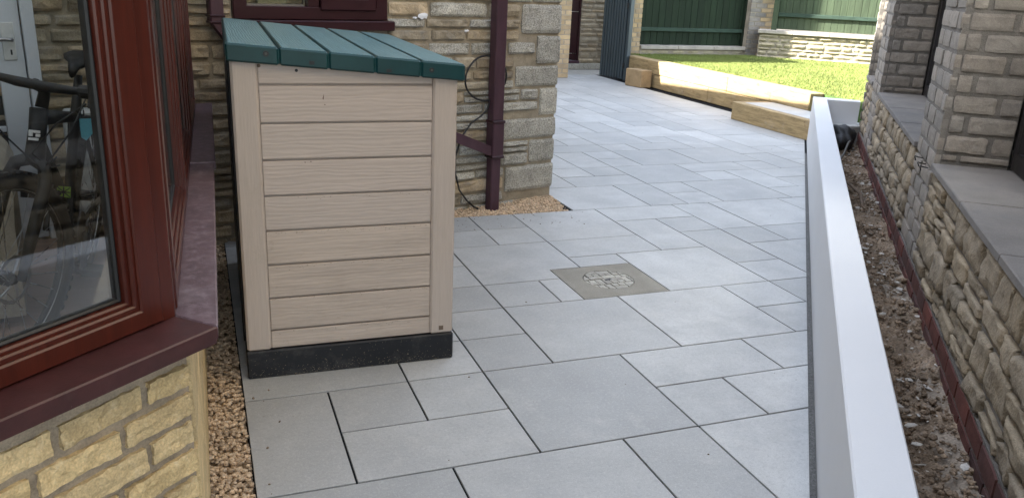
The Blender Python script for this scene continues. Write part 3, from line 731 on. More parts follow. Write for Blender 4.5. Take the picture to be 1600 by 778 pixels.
one('lever', m_chrome, hp_, lambda b: b.tube([HW(ha(-.80), .043, 1.125), HW(ha(-.80), .08, 1.125), HW(ha(-.83), .088, 1.128), HW(ha(-.93), .085, 1.122)], .009, 8), smooth=True)
one('keyhole', m_black, hp_, lambda b: b.box(HW, ha(-.802), ha(-.809), .043, .0445, 1.055, 1.078))
htr = thing('storage_heater', 'off white slim wall heater with slotted vents behind the bicycle', 'heater', tuple(HW(ha(-.5), .05, .3)))
one('body', m_heater, htr, lambda b: b.box(HW, ha(-.38), ha(-.64), .03, .13, .22, .80, .015))
for z in (.60, .66, .76):
    for q in range(5):
        one('vent_slot', m_black, htr, lambda b: b.box(HW, ha(-.555)+q*.014, ha(-.555)+q*.014+.006, .129, .132, z, z+.04))
ach = thing('armchair', 'beige upholstered armchair with a rounded arm at the edge of the conservatory window', 'armchair', (-1.1, 3.6, .16))
AC = FR((-1.11, 3.56), (1, .15), (-.15, 1))
def rbox(b, F, a0, a1, b0, b1, c0, c1, r): b.box(F, a0, a1, b0, b1, c0, c1, r)
one('seat', m_chair, ach, lambda b: b.box(AC, -.28, .24, -.25, .3, .20, .50, .05))
one('backrest', m_chair, ach, lambda b: b.box(AC, -.36, .34, .28, .46, .22, 1.0, .07))
for sx in (-1, 1):
    def arm(b):
        F = AC; n = 10; prof = [(-.07, .2), (.07, .2), (.075, .55)]+[(.085*cos(radians(t)), .66+.14*sin(radians(t))) for t in range(0, 181, 20)]+[(-.075, .55)]
        x0 = sx*.33; m_ = len(prof)
        vs = [F(x0+p, bb, c) for bb in (-.3, .3) for p, c in prof]
        b.add(vs, [tuple(range(m_)), tuple(range(2*m_-1, m_-1, -1))]+[(k, (k+1) % m_, m_+(k+1) % m_, m_+k) for k in range(m_)])
    one('arm', m_chair, ach, arm)
for sx in (-1, 1):
    for sy_ in (-.22, .4): one('leg', m_black, ach, lambda b: b.tube([AC(sx*.3, sy_, .16), AC(sx*.3, sy_, .23)], .02, 8))

# bicycle: a = backwards along the bike, b = to its side
TH_, STEER, LEAN = radians(4), radians(24), radians(7.5)
BK0 = FR((-.615, 2.86), (sin(TH_), cos(TH_)), (cos(TH_), -sin(TH_)), .16)
def BK(a, b, c): return BK0(a, b*cos(LEAN)+c*sin(LEAN), c*cos(LEAN)-b*sin(LEAN)-.01*0)
def BS(a, b, c): return BK(.16+(a-.16)*cos(STEER)-b*sin(STEER), (a-.16)*sin(STEER)+b*cos(STEER), c)   # parts that turn with the bars
bk = thing('bicycle', 'black mountain bike with a blue tag and a lime flag sticker parked behind the glass', 'bicycle', tuple(BK(.5, 0, 0)))
RW = .345
def wheel(ah, steer):
    FW = (lambda a, b_, c: BS(a, b_, c)) if steer else (lambda a, b_, c: BK(ah+a, b_, c))
    N_ = 44
    w = one('wheel', m_black, bk, lambda b: b.tube([FW((RW-.052)*cos(2*pi*k/N_), 0, RW+(RW-.052)*sin(2*pi*k/N_)) for k in range(N_)], .012, 8, True), smooth=True)
    one('tyre', m_rubber, w, lambda b: b.tube([FW((RW-.026)*cos(2*pi*k/N_), 0, RW+(RW-.026)*sin(2*pi*k/N_)) for k in range(N_)], .027, 10, True), smooth=True)
    def knobs(b):
        for k in range(60):
            an = 2*pi*k/60
            for s_ in (-1, 1):
                an2 = an+s_*.02; F2 = lambda a, bb, c: FW((RW+c)*cos(an2)-a*sin(an2), bb, RW+(RW+c)*sin(an2)+a*cos(an2))
                b.box(F2, -.009, .009, s_*.012-.008, s_*.012+.008, -.006, .003)
    one('tread', m_rubber, w, knobs)
    one('rim_line', m_chrome, w, lambda b: b.tube([FW((RW-.056)*cos(2*pi*k/N_), .013, RW+(RW-.056)*sin(2*pi*k/N_)) for k in range(N_)], .0022, 5, True))
    def spokes(b):
        for k in range(28):
            an = 2*pi*k/28; s_ = .028 if k % 2 else -.028; an2 = an+(.5 if (k//2) % 2 else -.5)
            b.tube([FW(.022*cos(an2), s_, RW+.022*sin(an2)), FW((RW-.06)*cos(an), 0, RW+(RW-.06)*sin(an))], .0013, 4)
    one('spokes', m_chrome, w, spokes)
    one('hub', m_black, w, lambda b: b.tube([FW(0, -.05, RW), FW(0, -.03, RW), FW(0, .03, RW), FW(0, .05, RW)], [.012, .024, .024, .012], 12))
    def rotor(b):
        n = 36
        for r0, r1 in ((.068, .080),):
            vs = []
            for k in range(n):
                an = 2*pi*k/n; rr = r1+(.004 if k % 3 == 0 else 0)
                vs += [FW(r0*cos(an), .040, RW+r0*sin(an)), FW(rr*cos(an), .040, RW+rr*sin(an)), FW(r0*cos(an), .042, RW+r0*sin(an)), FW(rr*cos(an), .042, RW+rr*sin(an))]
            fs = []
            for k in range(n):
                j = (k+1) % n
                fs += [(4*k, 4*k+1, 4*j+1, 4*j), (4*k+2, 4*j+2, 4*j+3, 4*k+3), (4*k, 4*j, 4*j+2, 4*k+2), (4*k+1, 4*k+3, 4*j+3, 4*j+1)]
            b.add(vs, fs)
        for k in range(5):
            an = 2*pi*k/5; b.tube([FW(.02*cos(an+.4), .041, RW+.02*sin(an+.4)), FW(.07*cos(an), .041, RW+.07*sin(an))], .004, 5)
    one('disc_rotor', m_chrome, w, rotor)
    return FW
FWF = wheel(0, 1); wheel(1.08, 0)
fork = one('fork', m_black, bk, lambda b: [b.tube([BS(.005, q*.065, .345), BS(.045, q*.066, .47), BS(.11, q*.066, .64), BS(.128, q*.05, .695), BS(.135, 0, .715)], [.013, .019, .021, .021, .021], 10) for q in (-1, 1)], smooth=True)
one('fork_bolt', m_chrome, fork, lambda b: b.disc(BS(.03, -.086, .44), BS(0, -1, 0)-BS(0, 0, 0), .008, .006, 10))
one('head_tube', m_black, bk, lambda b: b.tube([BK(.137, 0, .705), BK(.142, 0, .73), BK(.165, 0, .80), BK(.185, 0, .87)], [.030, .031, .027, .028], 12), smooth=True)
one('head_decal', m_white, bk, lambda b: (b.box(BK, .122, .130, -.016, .016, .802, .809), b.box(BK, .122, .130, -.016, -.005, .790, .802), b.box(BK, .122, .130, .004, .016, .790, .798), b.box(BK, .118, .127, -.016, .012, .778, .785)))
one('top_tube', m_black, bk, lambda b: b.tube([BK(.18, 0, .84), BK(.5, 0, .79), BK(.80, 0, .74)], [.026, .023, .019], 12), smooth=True)
one('down_tube', m_black, bk, lambda b: b.tube([BK(.155, 0, .76), BK(.42, 0, .56), BK(.645, 0, .31)], [.029, .032, .030], 12), smooth=True)
one('seat_tube', m_black, bk, lambda b: b.tube([BK(.65, 0, .31), BK(.80, 0, .79), BK(.83, 0, .90)], [.02, .019, .0145], 12), smooth=True)
for s_ in (-1, 1):
    one('seat_stay', m_black, bk, lambda b: b.tube([BK(.79, s_*.02, .75), BK(1.06, s_*.06, .36)], .009, 8), smooth=True)
    one('chain_stay', m_black, bk, lambda b: b.tube([BK(.66, s_*.03, .31), BK(1.07, s_*.06, .345)], .010, 8), smooth=True)
sd = MB()
prof = [(.70, .012, .925), (.74, .022, .945), (.80, .032, .95), (.86, .058, .955), (.92, .072, .965), (.965, .06, .965)]
vs = []
for (a, w, z) in prof:
    for k in range(8):
        an = 2*pi*k/8; vs.append(BK(a, w*cos(an), z+.02*sin(an)))
sd.add(vs, [(i*8+k, i*8+(k+1) % 8, (i+1)*8+(k+1) % 8, (i+1)*8+k) for i in range(5) for k in range(8)]+[tuple(range(8)), tuple(40+k for k in range(8))])
sd.build('saddle', m_black, bk, smooth=True)
one('stem', m_black, bk, lambda b: b.tube([BS(.18, 0, .875), BS(.195, 0, .93), BS(.145, 0, .955)], [.02, .019, .018], 10), smooth=True)
hb = one('handlebar', m_black, bk, lambda b: b.tube([BS(.185, -.35, .965), BS(.155, -.14, .955), BS(.145, -.06, .952), BS(.145, .06, .952), BS(.155, .14, .955), BS(.185, .35, .965)], [.011, .012, .016, .016, .012, .011], 10), smooth=True)
for s_ in (-1, 1):
    one('grip', m_rubber, hb, lambda b: b.tube([BS(.168, s_*.23, .96), BS(.186, s_*.36, .966)], [.0165, .017], 10), smooth=True)
    one('brake_lever', m_black, hb, lambda b: b.tube([BS(.155, s_*.19, .95), BS(.11, s_*.21, .925), BS(.10, s_*.32, .915)], [.011, .008, .005], 8), smooth=True)
    one('bar_clamp', m_black, hb, lambda b: b.tube([BS(.154, s_*.15, .956), BS(.159, s_*.185, .958)], .022, 10))
def cables(b):
    b.tube([BS(.11, -.2, .93), BS(.04, -.12, .88), BS(.05, -.02, .79), BS(.09, .05, .71), BS(.12, .06, .65)], .003, 6)
    b.tube([BS(.11, .2, .93), BS(.05, .14, .86), BS(.07, .05, .75), BK(.17, .035, .68), BK(.3, .04, .66)], .003, 6)
    b.tube([BS(.12, .19, .94), BS(.01, .22, .86), BS(.04, .12, .73), BK(.14, .05, .71), BK(.25, .04, .70)], .0028, 6)
    b.tube([BS(.11, -.19, .93), BS(.03, -.2, .86), BS(.03, -.08, .68), BS(.03, -.072, .55)], .003, 6)
one('brake_cable', m_black, bk, cables, smooth=True)
one('crank', m_black, bk, lambda b: (b.disc(BK(.65, .05, .31), BK(0, 1, 0)-BK(0, 0, 0), .085, .006, 24), b.tube([BK(.65, .07, .31), BK(.56, .08, .19)], .012, 8), b.tube([BK(.65, -.07, .31), BK(.74, -.08, .43)], .012, 8),
                                         b.box(BK, .52, .60, .08, .17, .175, .20), b.box(BK, .70, .78, -.17, -.08, .42, .445)))
TG = FR((-.335, 2.84), (.995, .10), (-.10, .995))
one('swing_tag', m_bluetag, bk, lambda b: b.add([TG(a, bb, c) for bb in (0, .002) for a, c in ((-.017, 1.02), (.017, 1.02), (.017, .975), (-.004, .952), (-.017, .962))],
    [(0, 1, 2, 3, 4), (9, 8, 7, 6, 5)]+[(k, (k+1) % 5, 5+(k+1) % 5, 5+k) for k in range(5)]))
one('tag_cord', m_black, bk, lambda b: b.tube([TG(-.006, .001, 1.012), TG(-.003, .004, 1.05), TG(-.01, .01, 1.10)], .0012, 5))
stk = one('flag_sticker', m_lime, bk, lambda b: b.box(BK, .378, .380, .018, .062, .525, .565))
one('flag_cross', m_black, stk, lambda b: (b.box(BK, .3762, .378, .038, .042, .526, .564), b.box(BK, .3762, .378, .019, .061, .543, .547),
    slantbox(b, (lambda a, b_, c: BK(.3765+b_, .04+a, c)), -.02, .528, .02, .562, 0, .001, .003), slantbox(b, (lambda a, b_, c: BK(.3765+b_, .04+a, c)), -.02, .562, .02, .528, 0, .001, .003)))

# ------------------------------------------------------------------ storage box
box = thing('storage_box', 'beige boarded garden storage box with a sloping dark green lid standing on the slabs', 'storage box', (.5, 3.5, 0))
bt = radians(-1.4)
SB = FR((.103, 2.966), (cos(bt), sin(bt)), (-sin(bt), cos(bt)))
BW, BD = .795, 1.38
def ztop(a): return 1.195-.085*a                     # underside of the lid along the front
one('plinth', m_blackp, box, lambda b: b.box(SB, -.003, BW+.003, -.003, BD, 0.001, .113, .005))
one('liner', m_beige_v, box, lambda b: b.box(SB, .03, BW-.03, .022, BD-.03, .10, 1.115))
for (a0, a1) in ((0, .088), (.702, BW)):
    one('corner_post', m_beige_v, box, lambda b: b.box(SB, a0, a1, 0, .10, .114, 1.19, .008, shear=lambda a, bb, c: c if c < 1 else ztop(a)-(1.19-c)+.004))
zb = [.116, .192, .321, .452, .583, .713, .843, .974, 1.107]
for k in range(len(zb)):
    z0 = zb[k]+.002; z1 = zb[k+1]-.005 if k < len(zb)-1 else 1.18
    mt = m_beige_d if k in (0, 1, 2, 3) else m_beige
    def brd(b):
        if k < len(zb)-1: b.box(SB, .089, .701, .006, .024, z0, z1, .003)
        else: b.box(SB, .089, .701, .008, .03, z0, z1, .003, shear=lambda a, bb, c: c if c < 1.13 else ztop(a)+.004-(1.18-c))
    one('board', mt, box, brd)
one('rear_panel', m_blackp, box, lambda b: b.box(SB, -.010, .012, .10, BD, .114, 1.18, .004))
one('opening_side', m_beige_v, box, lambda b: b.box(SB, BW-.02, BW-.002, .10, BD, .114, 1.10, .004))
lx = [-.012, .160, .326, .488, .652, .818]
def lz(a): return 1.2475-.0775*(a+.012)              # top of the lid
one('lid_core', m_green_d, box, lambda b: b.box(SB, -.002, .808, -.0145, BD+.012, -.056, -.009, 0, shear=lambda a, bb, c: lz(a)+c))
for k in range(5):
    one('lid_panel', m_greens, box, lambda b: b.box(SB, lx[k]+.0012, lx[k+1]-.0012, -.022, BD+.02, -.060, 0, .006, shear=lambda a, bb, c: lz(a)+c*(1 if c > -.03 else 1)))
m_lidtop = M('sky_sheen_green_lid', (.105, .205, .225), rough=.38, var=.04, scale=5, mott=.14, bump=.4, bscale=9, bdist=.003, fine=.10, fscale=70, stretch=(6, .6, 3), spec=.6, grain=((1.8, .22, 1), 'X', 17, 7.0, 1.2, .3))  # pale sky sheen put into the colour of the lid's top plates
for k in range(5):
    one('lid_top_sheen', m_lidtop, box, lambda b: b.box(SB, lx[k]+.010, lx[k+1]-.010, -.015, BD+.013, -.003, .0015, .001, shear=lambda a, bb, c: lz(a)+c))
rdt = random.Random(33); dm = MB()
for _ in range(260):
    z = rdt.choice((.583, .583, .583, .452, .452, .326, .713, .192)); a = rdt.uniform(.095, .69)
    zz = z-.008-abs(rdt.gauss(0, .006)); w = rdt.uniform(.0012, .0045)
    dm.add([SB(a, .0052, zz), SB(a+w, .0052, zz+rdt.uniform(-.001, .001)), SB(a+w*.8, .0052, zz+w*.5), SB(a+w*.2, .0052, zz+w*.45)], [(0, 1, 2, 3)])
for _ in range(420):
    a = rdt.uniform(.0, .79); z = .001+abs(rdt.gauss(0, .022)) if rdt.random() < .75 else rdt.uniform(.02, .11); w = rdt.uniform(.001, .0042)
    if z < .108: dm.add([SB(a, -.0042, z), SB(a+w, -.0042, z+rdt.uniform(-.001, .001)), SB(a+w*.8, -.0042, z+w*.7), SB(a+w*.2, -.0042, z+w*.5)], [(0, 1, 2, 3)])
dm.build('dirt_flecks', m_dirt, box, kind='stuff', flip=False)
sc_ = MB()
for (a, z, l) in ((.305, 1.055, .02), (.31, 1.035, .014), (.235, .83, .018), (.255, .832, .012)):
    sc_.add([SB(a, .0052, z), SB(a+.0025, .0052, z), SB(a+.004, .0052, z+l if l > .015 and a > .3 else z+.003), SB(a-.001, .0052, z+.004)], [(0, 1, 2, 3)])
sc_.build('scuff_mark', m_redb, box, kind='stuff', flip=False)
FN = SB(0, -1, 0)-SB(0, 0, 0)
for (a, z, r) in ((.118, 1.213, .010), (.69, 1.163, .009)):
    s_ = one('lid_screw', m_black, box, lambda b: b.disc(SB(a, -.021, z), FN, r, .0035, 18))
    one('screw_head', m_hose, s_, lambda b: b.disc(SB(a, -.0245, z), FN, r*.45, .001, 12))
for (a, z) in ((.268, 1.185), (.535, 1.160)): one('lid_slot', m_black, box, lambda b: b.box(SB, a-.009, a+.009, -.0228, -.021, z-.006, z+.005))
one('drain_hole', m_black, box, lambda b: b.disc(SB(.218, .009, 1.155), FN, .0055, .0015, 12))
one('maker_mark', m_root, box, lambda b: b.box(SB, .738, .756, -.0012, .001, .13, .148))
one('screw', m_root, box, lambda b: b.disc(SB(.094, .009, 1.17), FN, .006, .0025, 12))

# ------------------------------------------------------------------ white planter wall and bed
wwl = thing('planter_wall', 'low smooth white rendered planter wall running along the paving', 'wall', tuple(RH(3, .07, 0)))
def wwall(b):
    """L-shaped in plan, one closed body with eased edges"""
    h, t = .445, .137
    poly = [RH(-1.2, 0, 0), RH(6.88, 0, 0), RH(6.88, .46, 0), RH(6.74, .46, 0), RH(6.74, t, 0), RH(-1.2, t, 0)]
    b.prism([(p.x, p.y) for p in poly][::-1], -.2, h, .005)
one('rendered_wall', m_render, wwl, wwall)
bedm = MB(); rb2 = random.Random(4)
NA, NB = 260, 26
for i in range(NA+1):
    for j in range(NB+1):
        a = -1.2+7.95*i/NA; bb = .13+.37*j/NB
        z = .0+.02*sin(a*3.1+bb*9)+.014*sin(a*11+bb*17)+rb2.uniform(-.008, .008)+(.03*((bb-.3)/.2)**2 if bb > .3 else .01)
        bedm.v.append(tuple(RH(a, bb, z)))
for i in range(NA):
    for j in range(NB): bedm.f.append((i*(NB+1)+j, (i+1)*(NB+1)+j, (i+1)*(NB+1)+j+1, i*(NB+1)+j+1))
bedm.build('soil_bed', m_soil, None, kind='structure', flip=False)
pts = []; chips = []
for _ in range(5200):
    a = -.6+7.2*rg.random()**1.25; bb = rg.uniform(.14, .475); p = RH(a, bb, .012+rg.uniform(-.01, .02)+(.03*((bb-.3)/.2)**2 if bb > .3 else 0))
    (chips if rg.random() < .07 else pts).append((p.x, p.y, p.z, rg.choice((.004, .005, .006, .008, .011, .016))*rg.uniform(.8, 1.3)))
b = MB(); scatter(b, pts, PEB1); b.build('soil_crumbs', m_soil, None, kind='stuff', flip=False)
b = MB(); scatter(b, [(x, y, z+.008, r*1.15) for x, y, z, r in chips], FLAT); b.build('stone_chips', m_chip, None, kind='stuff', flip=False)
hn = MB()
for i in range(121):
    for j in range(5):
        a = -1.2+8.0*i/120; bb = .385+.115*j/4
        hn.v.append(tuple(RH(a, bb+.012*sin(a*5)*(j < 2), -.01+.045*(j/4)**.8+.006*sin(a*13+j)+rb2.uniform(-.004, .004))))
for i in range(120):
    for j in range(4): hn.f.append((i*5+j, (i+1)*5+j, (i+1)*5+j+1, i*5+j+1))
hn.build('mortar_haunch', m_haunch, None, kind='structure', flip=False)
hs = thing('garden_hose', 'thin grey pipe lying on the soil beyond the white wall', 'hose', tuple(RH(5.6, .3, .03)))
one('pipe', m_hose, hs, lambda b: b.tube([RH(*p) for p in ((6.3, .40, .12), (6.05, .36, .13), (5.7, .31, .08), (5.45, .26, .045), (5.3, .20, .04), (5.2, .15, .03))], .011, 8), smooth=True)
tw = thing('root_stub', 'bare brown root lying bent on the soil by the stone wall', 'root', tuple(RH(4.2, .3, .02)))
one('root', m_root, tw, lambda b: b.tube([RH(*p) for p in ((4.9, .17, .05), (4.55, .24, .09), (4.25, .31, .085), (4.1, .36, .07), (3.95, .37, .03), (3.7, .385, .0))], [.008, .01, .011, .012, .012, .009], 7), smooth=True)
bag = MB(); bm = bmesh.new(); bmesh.ops.create_icosphere(bm, subdivisions=4, radius=1.0); rbg = random.Random(2)
for v in bm.verts:
    k = 1+.10*sin(5*v.co.x+3*v.co.z)+.06*sin(9*v.co.y+5*v.co.x)+.03*sin(23*v.co.x+11*v.co.y)
    zz = max(-.55, v.co.z)
    p = RH(6.42+v.co.x*.27*k, .30+v.co.y*.14*k, (.11+zz*.13*k)); v.co = p
bag.add([v.co.copy() for v in bm.verts], [tuple(v.index for v in f.verts) for f in bm.faces]); bm.free()
tag(bag.build('refuse_sack', m_bag, None, smooth=True), 'crumpled black plastic sack in the far corner of the planter bed', 'sack')

# ------------------------------------------------------------------ right house
rhs = thing('brick_porch', 'grey brick house front with square piers over rough stone panels and a red brick base', 'house', tuple(RH(3, .6, 0)))
PF = .487                                            # pier face
u_end = 6.84
def rcore(b):
    b.box(RH, -1.6, u_end-.012, .503, .80, -.2, .664)       # under the sills
    for (u0, u1) in PIERS: b.box(RH, u0+.006, u1-.006, PF+.005, .82, .664, 2.2)
PIERS = [(2.152, 2.78), (5.385, 6.05), (6.76, u_end), (-1.6, -1.15)]
one('wall', m_pier_mortar, rhs, rcore)
rr_ = random.Random(9)
# plinth of two red brick courses
for row, (c0, c1) in enumerate(((-.012, .066), (.076, .150))):
    u = -.75-(.11 if row else 0)
    while u < 6.9:
        e = min(u+.215, 6.97)
        one('plinth_brick', m_redb, rhs, lambda b: b.stone(RH, u, e, c0, c1, .52, .042+rr_.uniform(-.002, .002), -1, rr_, 4, 2, .05, .04, .03, .02))
        u += .225
one('plinth_mortar', m_pier_mortar, rhs, lambda b: b.box(RH, -1.6, 6.97, .486, .53, -.15, .156))
# stone panels under the sills
def panel(u0, u1, lmin, lmax, hmin, hmax, seed, nx, nz, dep):
    r_ = random.Random(seed)
    for (a0, a1, c0, c1) in course_rects(.162, .660, hmin, hmax, lambda p, q: [(u0, u1)], lmin, lmax, .012, r_, .35):
        one('stone', m_rough, rhs, lambda b: b.stone(RH, a0, a1, c0, c1, .53, .040+r_.uniform(.0, dep), -1, r_, nx, nz, .34, .27, .10, .11, 8.5), smooth=True)
panel(-.7, 2.14, .15, .34, .085, .16, 31, 11, 7, .016)
panel(2.79, 5.37, .12, .28, .08, .14, 32, 7, 5, .016)
panel(6.06, 6.75, .15, .3, .09, .14, 33, 4, 3, .012)
# pier bricks: every course, the front face and the side that faces the camera
CP = .0985
def pier(u0, u1, side_depth, detail, c_from, c_to):
    k = 0; c = c_from
    while c < c_to-.05:
        h = CP-.014; z0 = c; z1 = min(c+h, c_to-.006)
        sgn = k % 2
        # front
        u = u0; cuts = [u0, u0+(.235 if sgn else .115)]
        while cuts[-1] < u1-.13: cuts.append(cuts[-1]+.235)
        cuts[-1] = u1
        for i in range(len(cuts)-1):
            a0, a1 = cuts[i]+(.0 if i == 0 else .009), cuts[i+1]-.009
            one('brick', m_pierb, rhs, lambda b: b.stone(RH, a0, a1, z0, z1, PF+.03, .032+rr_.uniform(-.003, .004), -1, rr_, 5, 3, .10, .07, .035, .03, 20))
        # side face: frame with a running along n and outwards towards the camera
        if z1 > .70 and side_depth:
            SFR = FR(RH(u0, 0, 0).xy, NR, -D)
            cuts = [PF+.034, PF+(.108 if sgn else .235)]
            while cuts[-1] < side_depth-.1: cuts.append(cuts[-1]+.243)
            cuts[-1] = side_depth
            for i in range(len(cuts)-1):
                a0, a1 = cuts[i]+(0 if i == 0 else .009), cuts[i+1]-.009
                if a1-a0 < .02: continue
                one('brick', m_pierb, rhs, lambda b: b.stone(SFR, a0, a1, max(z0, .712), z1, -.03, .033+rr_.uniform(-.003, .003), 1, rr_, detail+3, 4, .10, .07, .035, .03, 20))
        c += CP; k += 1
pier(2.152, 2.78, .83, 6, .165, 1.75)
pier(5.385, 6.05, .83, 5, .165, 1.60)
pier(6.76, u_end, .83, 4, .165, 1.60)
pier(-1.6, -1.15, 0, 4, .165, 1.75)
for u0, u1 in PIERS: one('pier_head', m_outer, rhs, lambda b: b.box(RH, u0+.002, u1-.002, PF+.002, .83, 1.76, 2.198))
# sill slabs
for (u0, u1, zt) in ((-1.15, -.22, .7), (-.22, .53, .7), (.53, 1.282, .7), (1.282, 2.118, .7), (2.79, 3.56, .698), (3.56, 4.34, .698), (4.34, 5.355, .698), (6.06, 6.74, .72)):
    one('sill_slab', m_sillstone, rhs, lambda b: b.box(RH, u0+.003, u1-.003, .472, .84, zt-.034, zt+rr_.uniform(-.001, .001), .004))
# dark window framing behind the piers, closed room and roof
for (u0, u1) in ((-1.15, 2.152), (2.78, 5.385), (6.05, 6.76)):
    wf = one('window_frame', m_iron, rhs, lambda b: b.ring(RH, u0, u1, .705, 2.2, .085, .90, .832))
    if u1-u0 > 1: one('mullion', m_iron, wf, lambda b: b.box(RH, (u0+u1)/2-.03, (u0+u1)/2+.03, .842, .895, .78, 2.12))
    one('pane', m_glass, wf, lambda b: b.box(RH, u0+.05, u1-.05, .868, .874, .77, 2.15))
one('room', m_dark, rhs, lambda b: (b.box(RH, -1.6, u_end, 4.0, 4.2, -.2, 2.5), b.box(RH, -1.6, u_end, .80, 4.0, -.2, .1), b.box(RH, -1.7, -1.6, .83, 4.0, -.2, 2.5), b.box(RH, u_end-.1, u_end-.005, .83, 4.0, -.2, 2.5)))
one('lintel', m_outer, rhs, lambda b: b.box(RH, -1.6, u_end, PF, .9, 2.2, 2.5))
one('upper_wall', m_outer, rhs, lambda b: b.box(RH, -3.0, 1.9, PF-.002, 4.2, 2.502, 5.0))  # unseen storey added to block sky light above the white wall
one('porch_roof', m_rooft, rhs, lambda b: b.box(RH, 1.903, u_end+.1, .25, 4.2, 2.503, 2.63))
one('roof', m_rooft, rhs, lambda b: b.box(RH, -3.3, 2.1, .20, 4.4, 5.002, 5.15))  # caps the added storey, also out of view
rk = random.Random(77)
hk = thing('wire_tie', 'three black bent wire ties sticking out of the nearest grey pier', 'wire ties', tuple(RH(2.45, .46, .6)))
for (a, c) in ((2.50, .655), (2.36, .648), (2.27, .645)):
    one('wire', m_black, hk, lambda b: b.tube([RH(a, PF-.0, c), RH(a, PF-.03, c+.004), RH(a-.012, PF-.042, c+.010), RH(a-.03, PF-.045, c+.008), RH(a-.03, PF-.038, c-.008), RH(a-.014, PF-.036, c-.014)], .003, 6), smooth=True)

# ------------------------------------------------------------------ sleepers and step
SLX = 6.47
sw = thing('sleeper_wall', 'long pine sleeper edging that holds up the lawn', 'sleeper wall', (SLX+.1, 9, 0))
for (y0, y1, z0, z1) in ((7.58, 9.62, 0, .2), (9.625, 11.3, 0, .2), (7.60, 9.2, .202, .4), (9.205, 11.31, .202, .4)):
    one('sleeper', m_sleeper, sw, lambda b: b.box(W, SLX, SLX+.2, y0, y1, z0+.001, z1, .008))
for z0, z1 in ((.001, .2), (.202, .396)): one('sleeper', m_sleeper, sw, lambda b: b.box(W, SLX+.012, SLX+.2, 11.315, 12.1, z0, z1, .008))
blk = thing('sleeper_block', 'short pine sleeper offcut standing against the sleeper edging beside the gate', 'sleeper block', (6.29, 11.27, 0))
one('timber', m_sleeper_x, blk, lambda b: b.box(FR((6.245, 11.08), (1, -.02), (-.22, 1)), 0, .185, 0, .36, .001, .26, .010))
st = thing('garden_step', 'wide pine sleeper step topped with pale slabs in front of the lawn edge', 'step', (6.2, 7.7, 0))
one('front_sleeper', m_sleeper, st, lambda b: b.box(W, 5.965, 6.065, 6.6, 8.33, .001, .208, .006))
one('end_sleeper', m_sleeper_x, st, lambda b: b.box(W, 6.067, SLX-.003, 8.23, 8.33, .001, .206, .006))
one('step_core', m_concrete, st, lambda b: b.box(W, 6.067, SLX-.003, 6.6, 8.228, .001, .19))
for (y0, y1) in ((6.6, 6.98), (6.985, 7.6), (7.605, 8.225)): one('step_slab', m_slab, st, lambda b: b.box(W, 6.069, SLX-.006, y0, y1, .19, .2085, .002))

# ------------------------------------------------------------------ lawn
ya, yb = (9.03, 12.10), (10.6, 10.71)
lawn_poly = [(SLX+.2, 6.7), (11.4, 6.7), (11.4, 10.0), (yb[0]+.1, yb[1]), (ya[0]+.05, ya[1]+.05), (ya[0], 12.34), (6.6, 12.34), (SLX+.2, 12.3)]
one('lawn', m_turf_b, None, lambda b: b.prism(lawn_poly, -.05, .385), kind='structure')
rgz = random.Random(6); gb = MB(); n = 0
while n < 130000:
    x, y = rgz.uniform(6.66, 11.2), rgz.uniform(6.9, 12.33)
    if not inpoly(x, y, lawn_poly): continue
    an = rgz.uniform(0, 6.28); h = rgz.uniform(.016, .032); w = .0032; lx_, ly_ = rgz.uniform(-.02, .02)+.006, rgz.uniform(-.02, .02)
    k = len(gb.v); dx, dy = cos(an)*w, sin(an)*w
    gb.v += [(x-dx, y-dy, .384), (x+dx, y+dy, .384), (x+lx_, y+ly_, .384+h)]; gb.f.append((k, k+1, k+2)); n += 1
gb.build('grass', m_turf, None, kind='stuff', flip=False)

# ------------------------------------------------------------------ garden boundary: kerb wall, fences, piers, stone wall
FA = FR((6.90, 12.36), (1, .012), (-.012, 1))
kw = thing('kerb_wall', 'low brick kerb with a flat stone coping under the dark green fence', 'wall', (7.9, 12.4, .3))
one('base', m_yel_m, kw, lambda b: b.box(FA, 0, 2.14, .012, .25, .1, .468))
ry = random.Random(14)
for row in range(1):
    u = 0.0
    while u < 2.1:
        e = min(u+.3, 2.13); one('stone', m_wallstone, kw, lambda b: b.stone(FA, u, e-.01, .39, .462, .04, .035, -1, ry, 4, 2, .3, .3, .06)); u = e
for k in range(3): one('coping_slab', m_coping, kw, lambda b: b.box(FA, .715*k+.002, .715*k+.712, -.03, .26, .47, .528, .006))
def fence_panel(t, F, u0, u1, bw, z0, z1, bb, rail_z, post, seed, m_fence=m_fence):
    rf = random.Random(seed); u = u0
    one('backing_rail', m_fence, t, lambda b: b.box(F, u0, u1, bb+.0235, bb+.035, z0, z1))
    while u < u1-.01:
        e = min(u+bw, u1)
        one('board', m_fence, t, lambda b: b.box(F, u+.002, e-.002, bb+rf.uniform(0, .006), bb+.022, z0, z1, .003)); u = e
    for z in rail_z: one('rail', m_fence_r, t, lambda b: b.box(F, u0, u1, bb-.04, bb-.003, z, z+.06, .004))
    for p in post: one('post', m_fence, t, lambda b: b.box(F, p, p+.09, bb-.06, bb+.03, z0-.02, z1+.05, .005))
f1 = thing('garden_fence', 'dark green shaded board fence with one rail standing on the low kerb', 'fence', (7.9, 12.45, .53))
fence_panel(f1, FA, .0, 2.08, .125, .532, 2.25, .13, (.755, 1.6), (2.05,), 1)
gp1 = thing('brick_pier', 'narrow yellow brick pier between the slatted gate and the dark green fence', 'pier', (6.77, 12.4, .3))
gp2 = thing('brick_pier', 'yellow brick pier with shade painted grey on its left, between the two green fences', 'pier', (9.2, 12.4, .3))
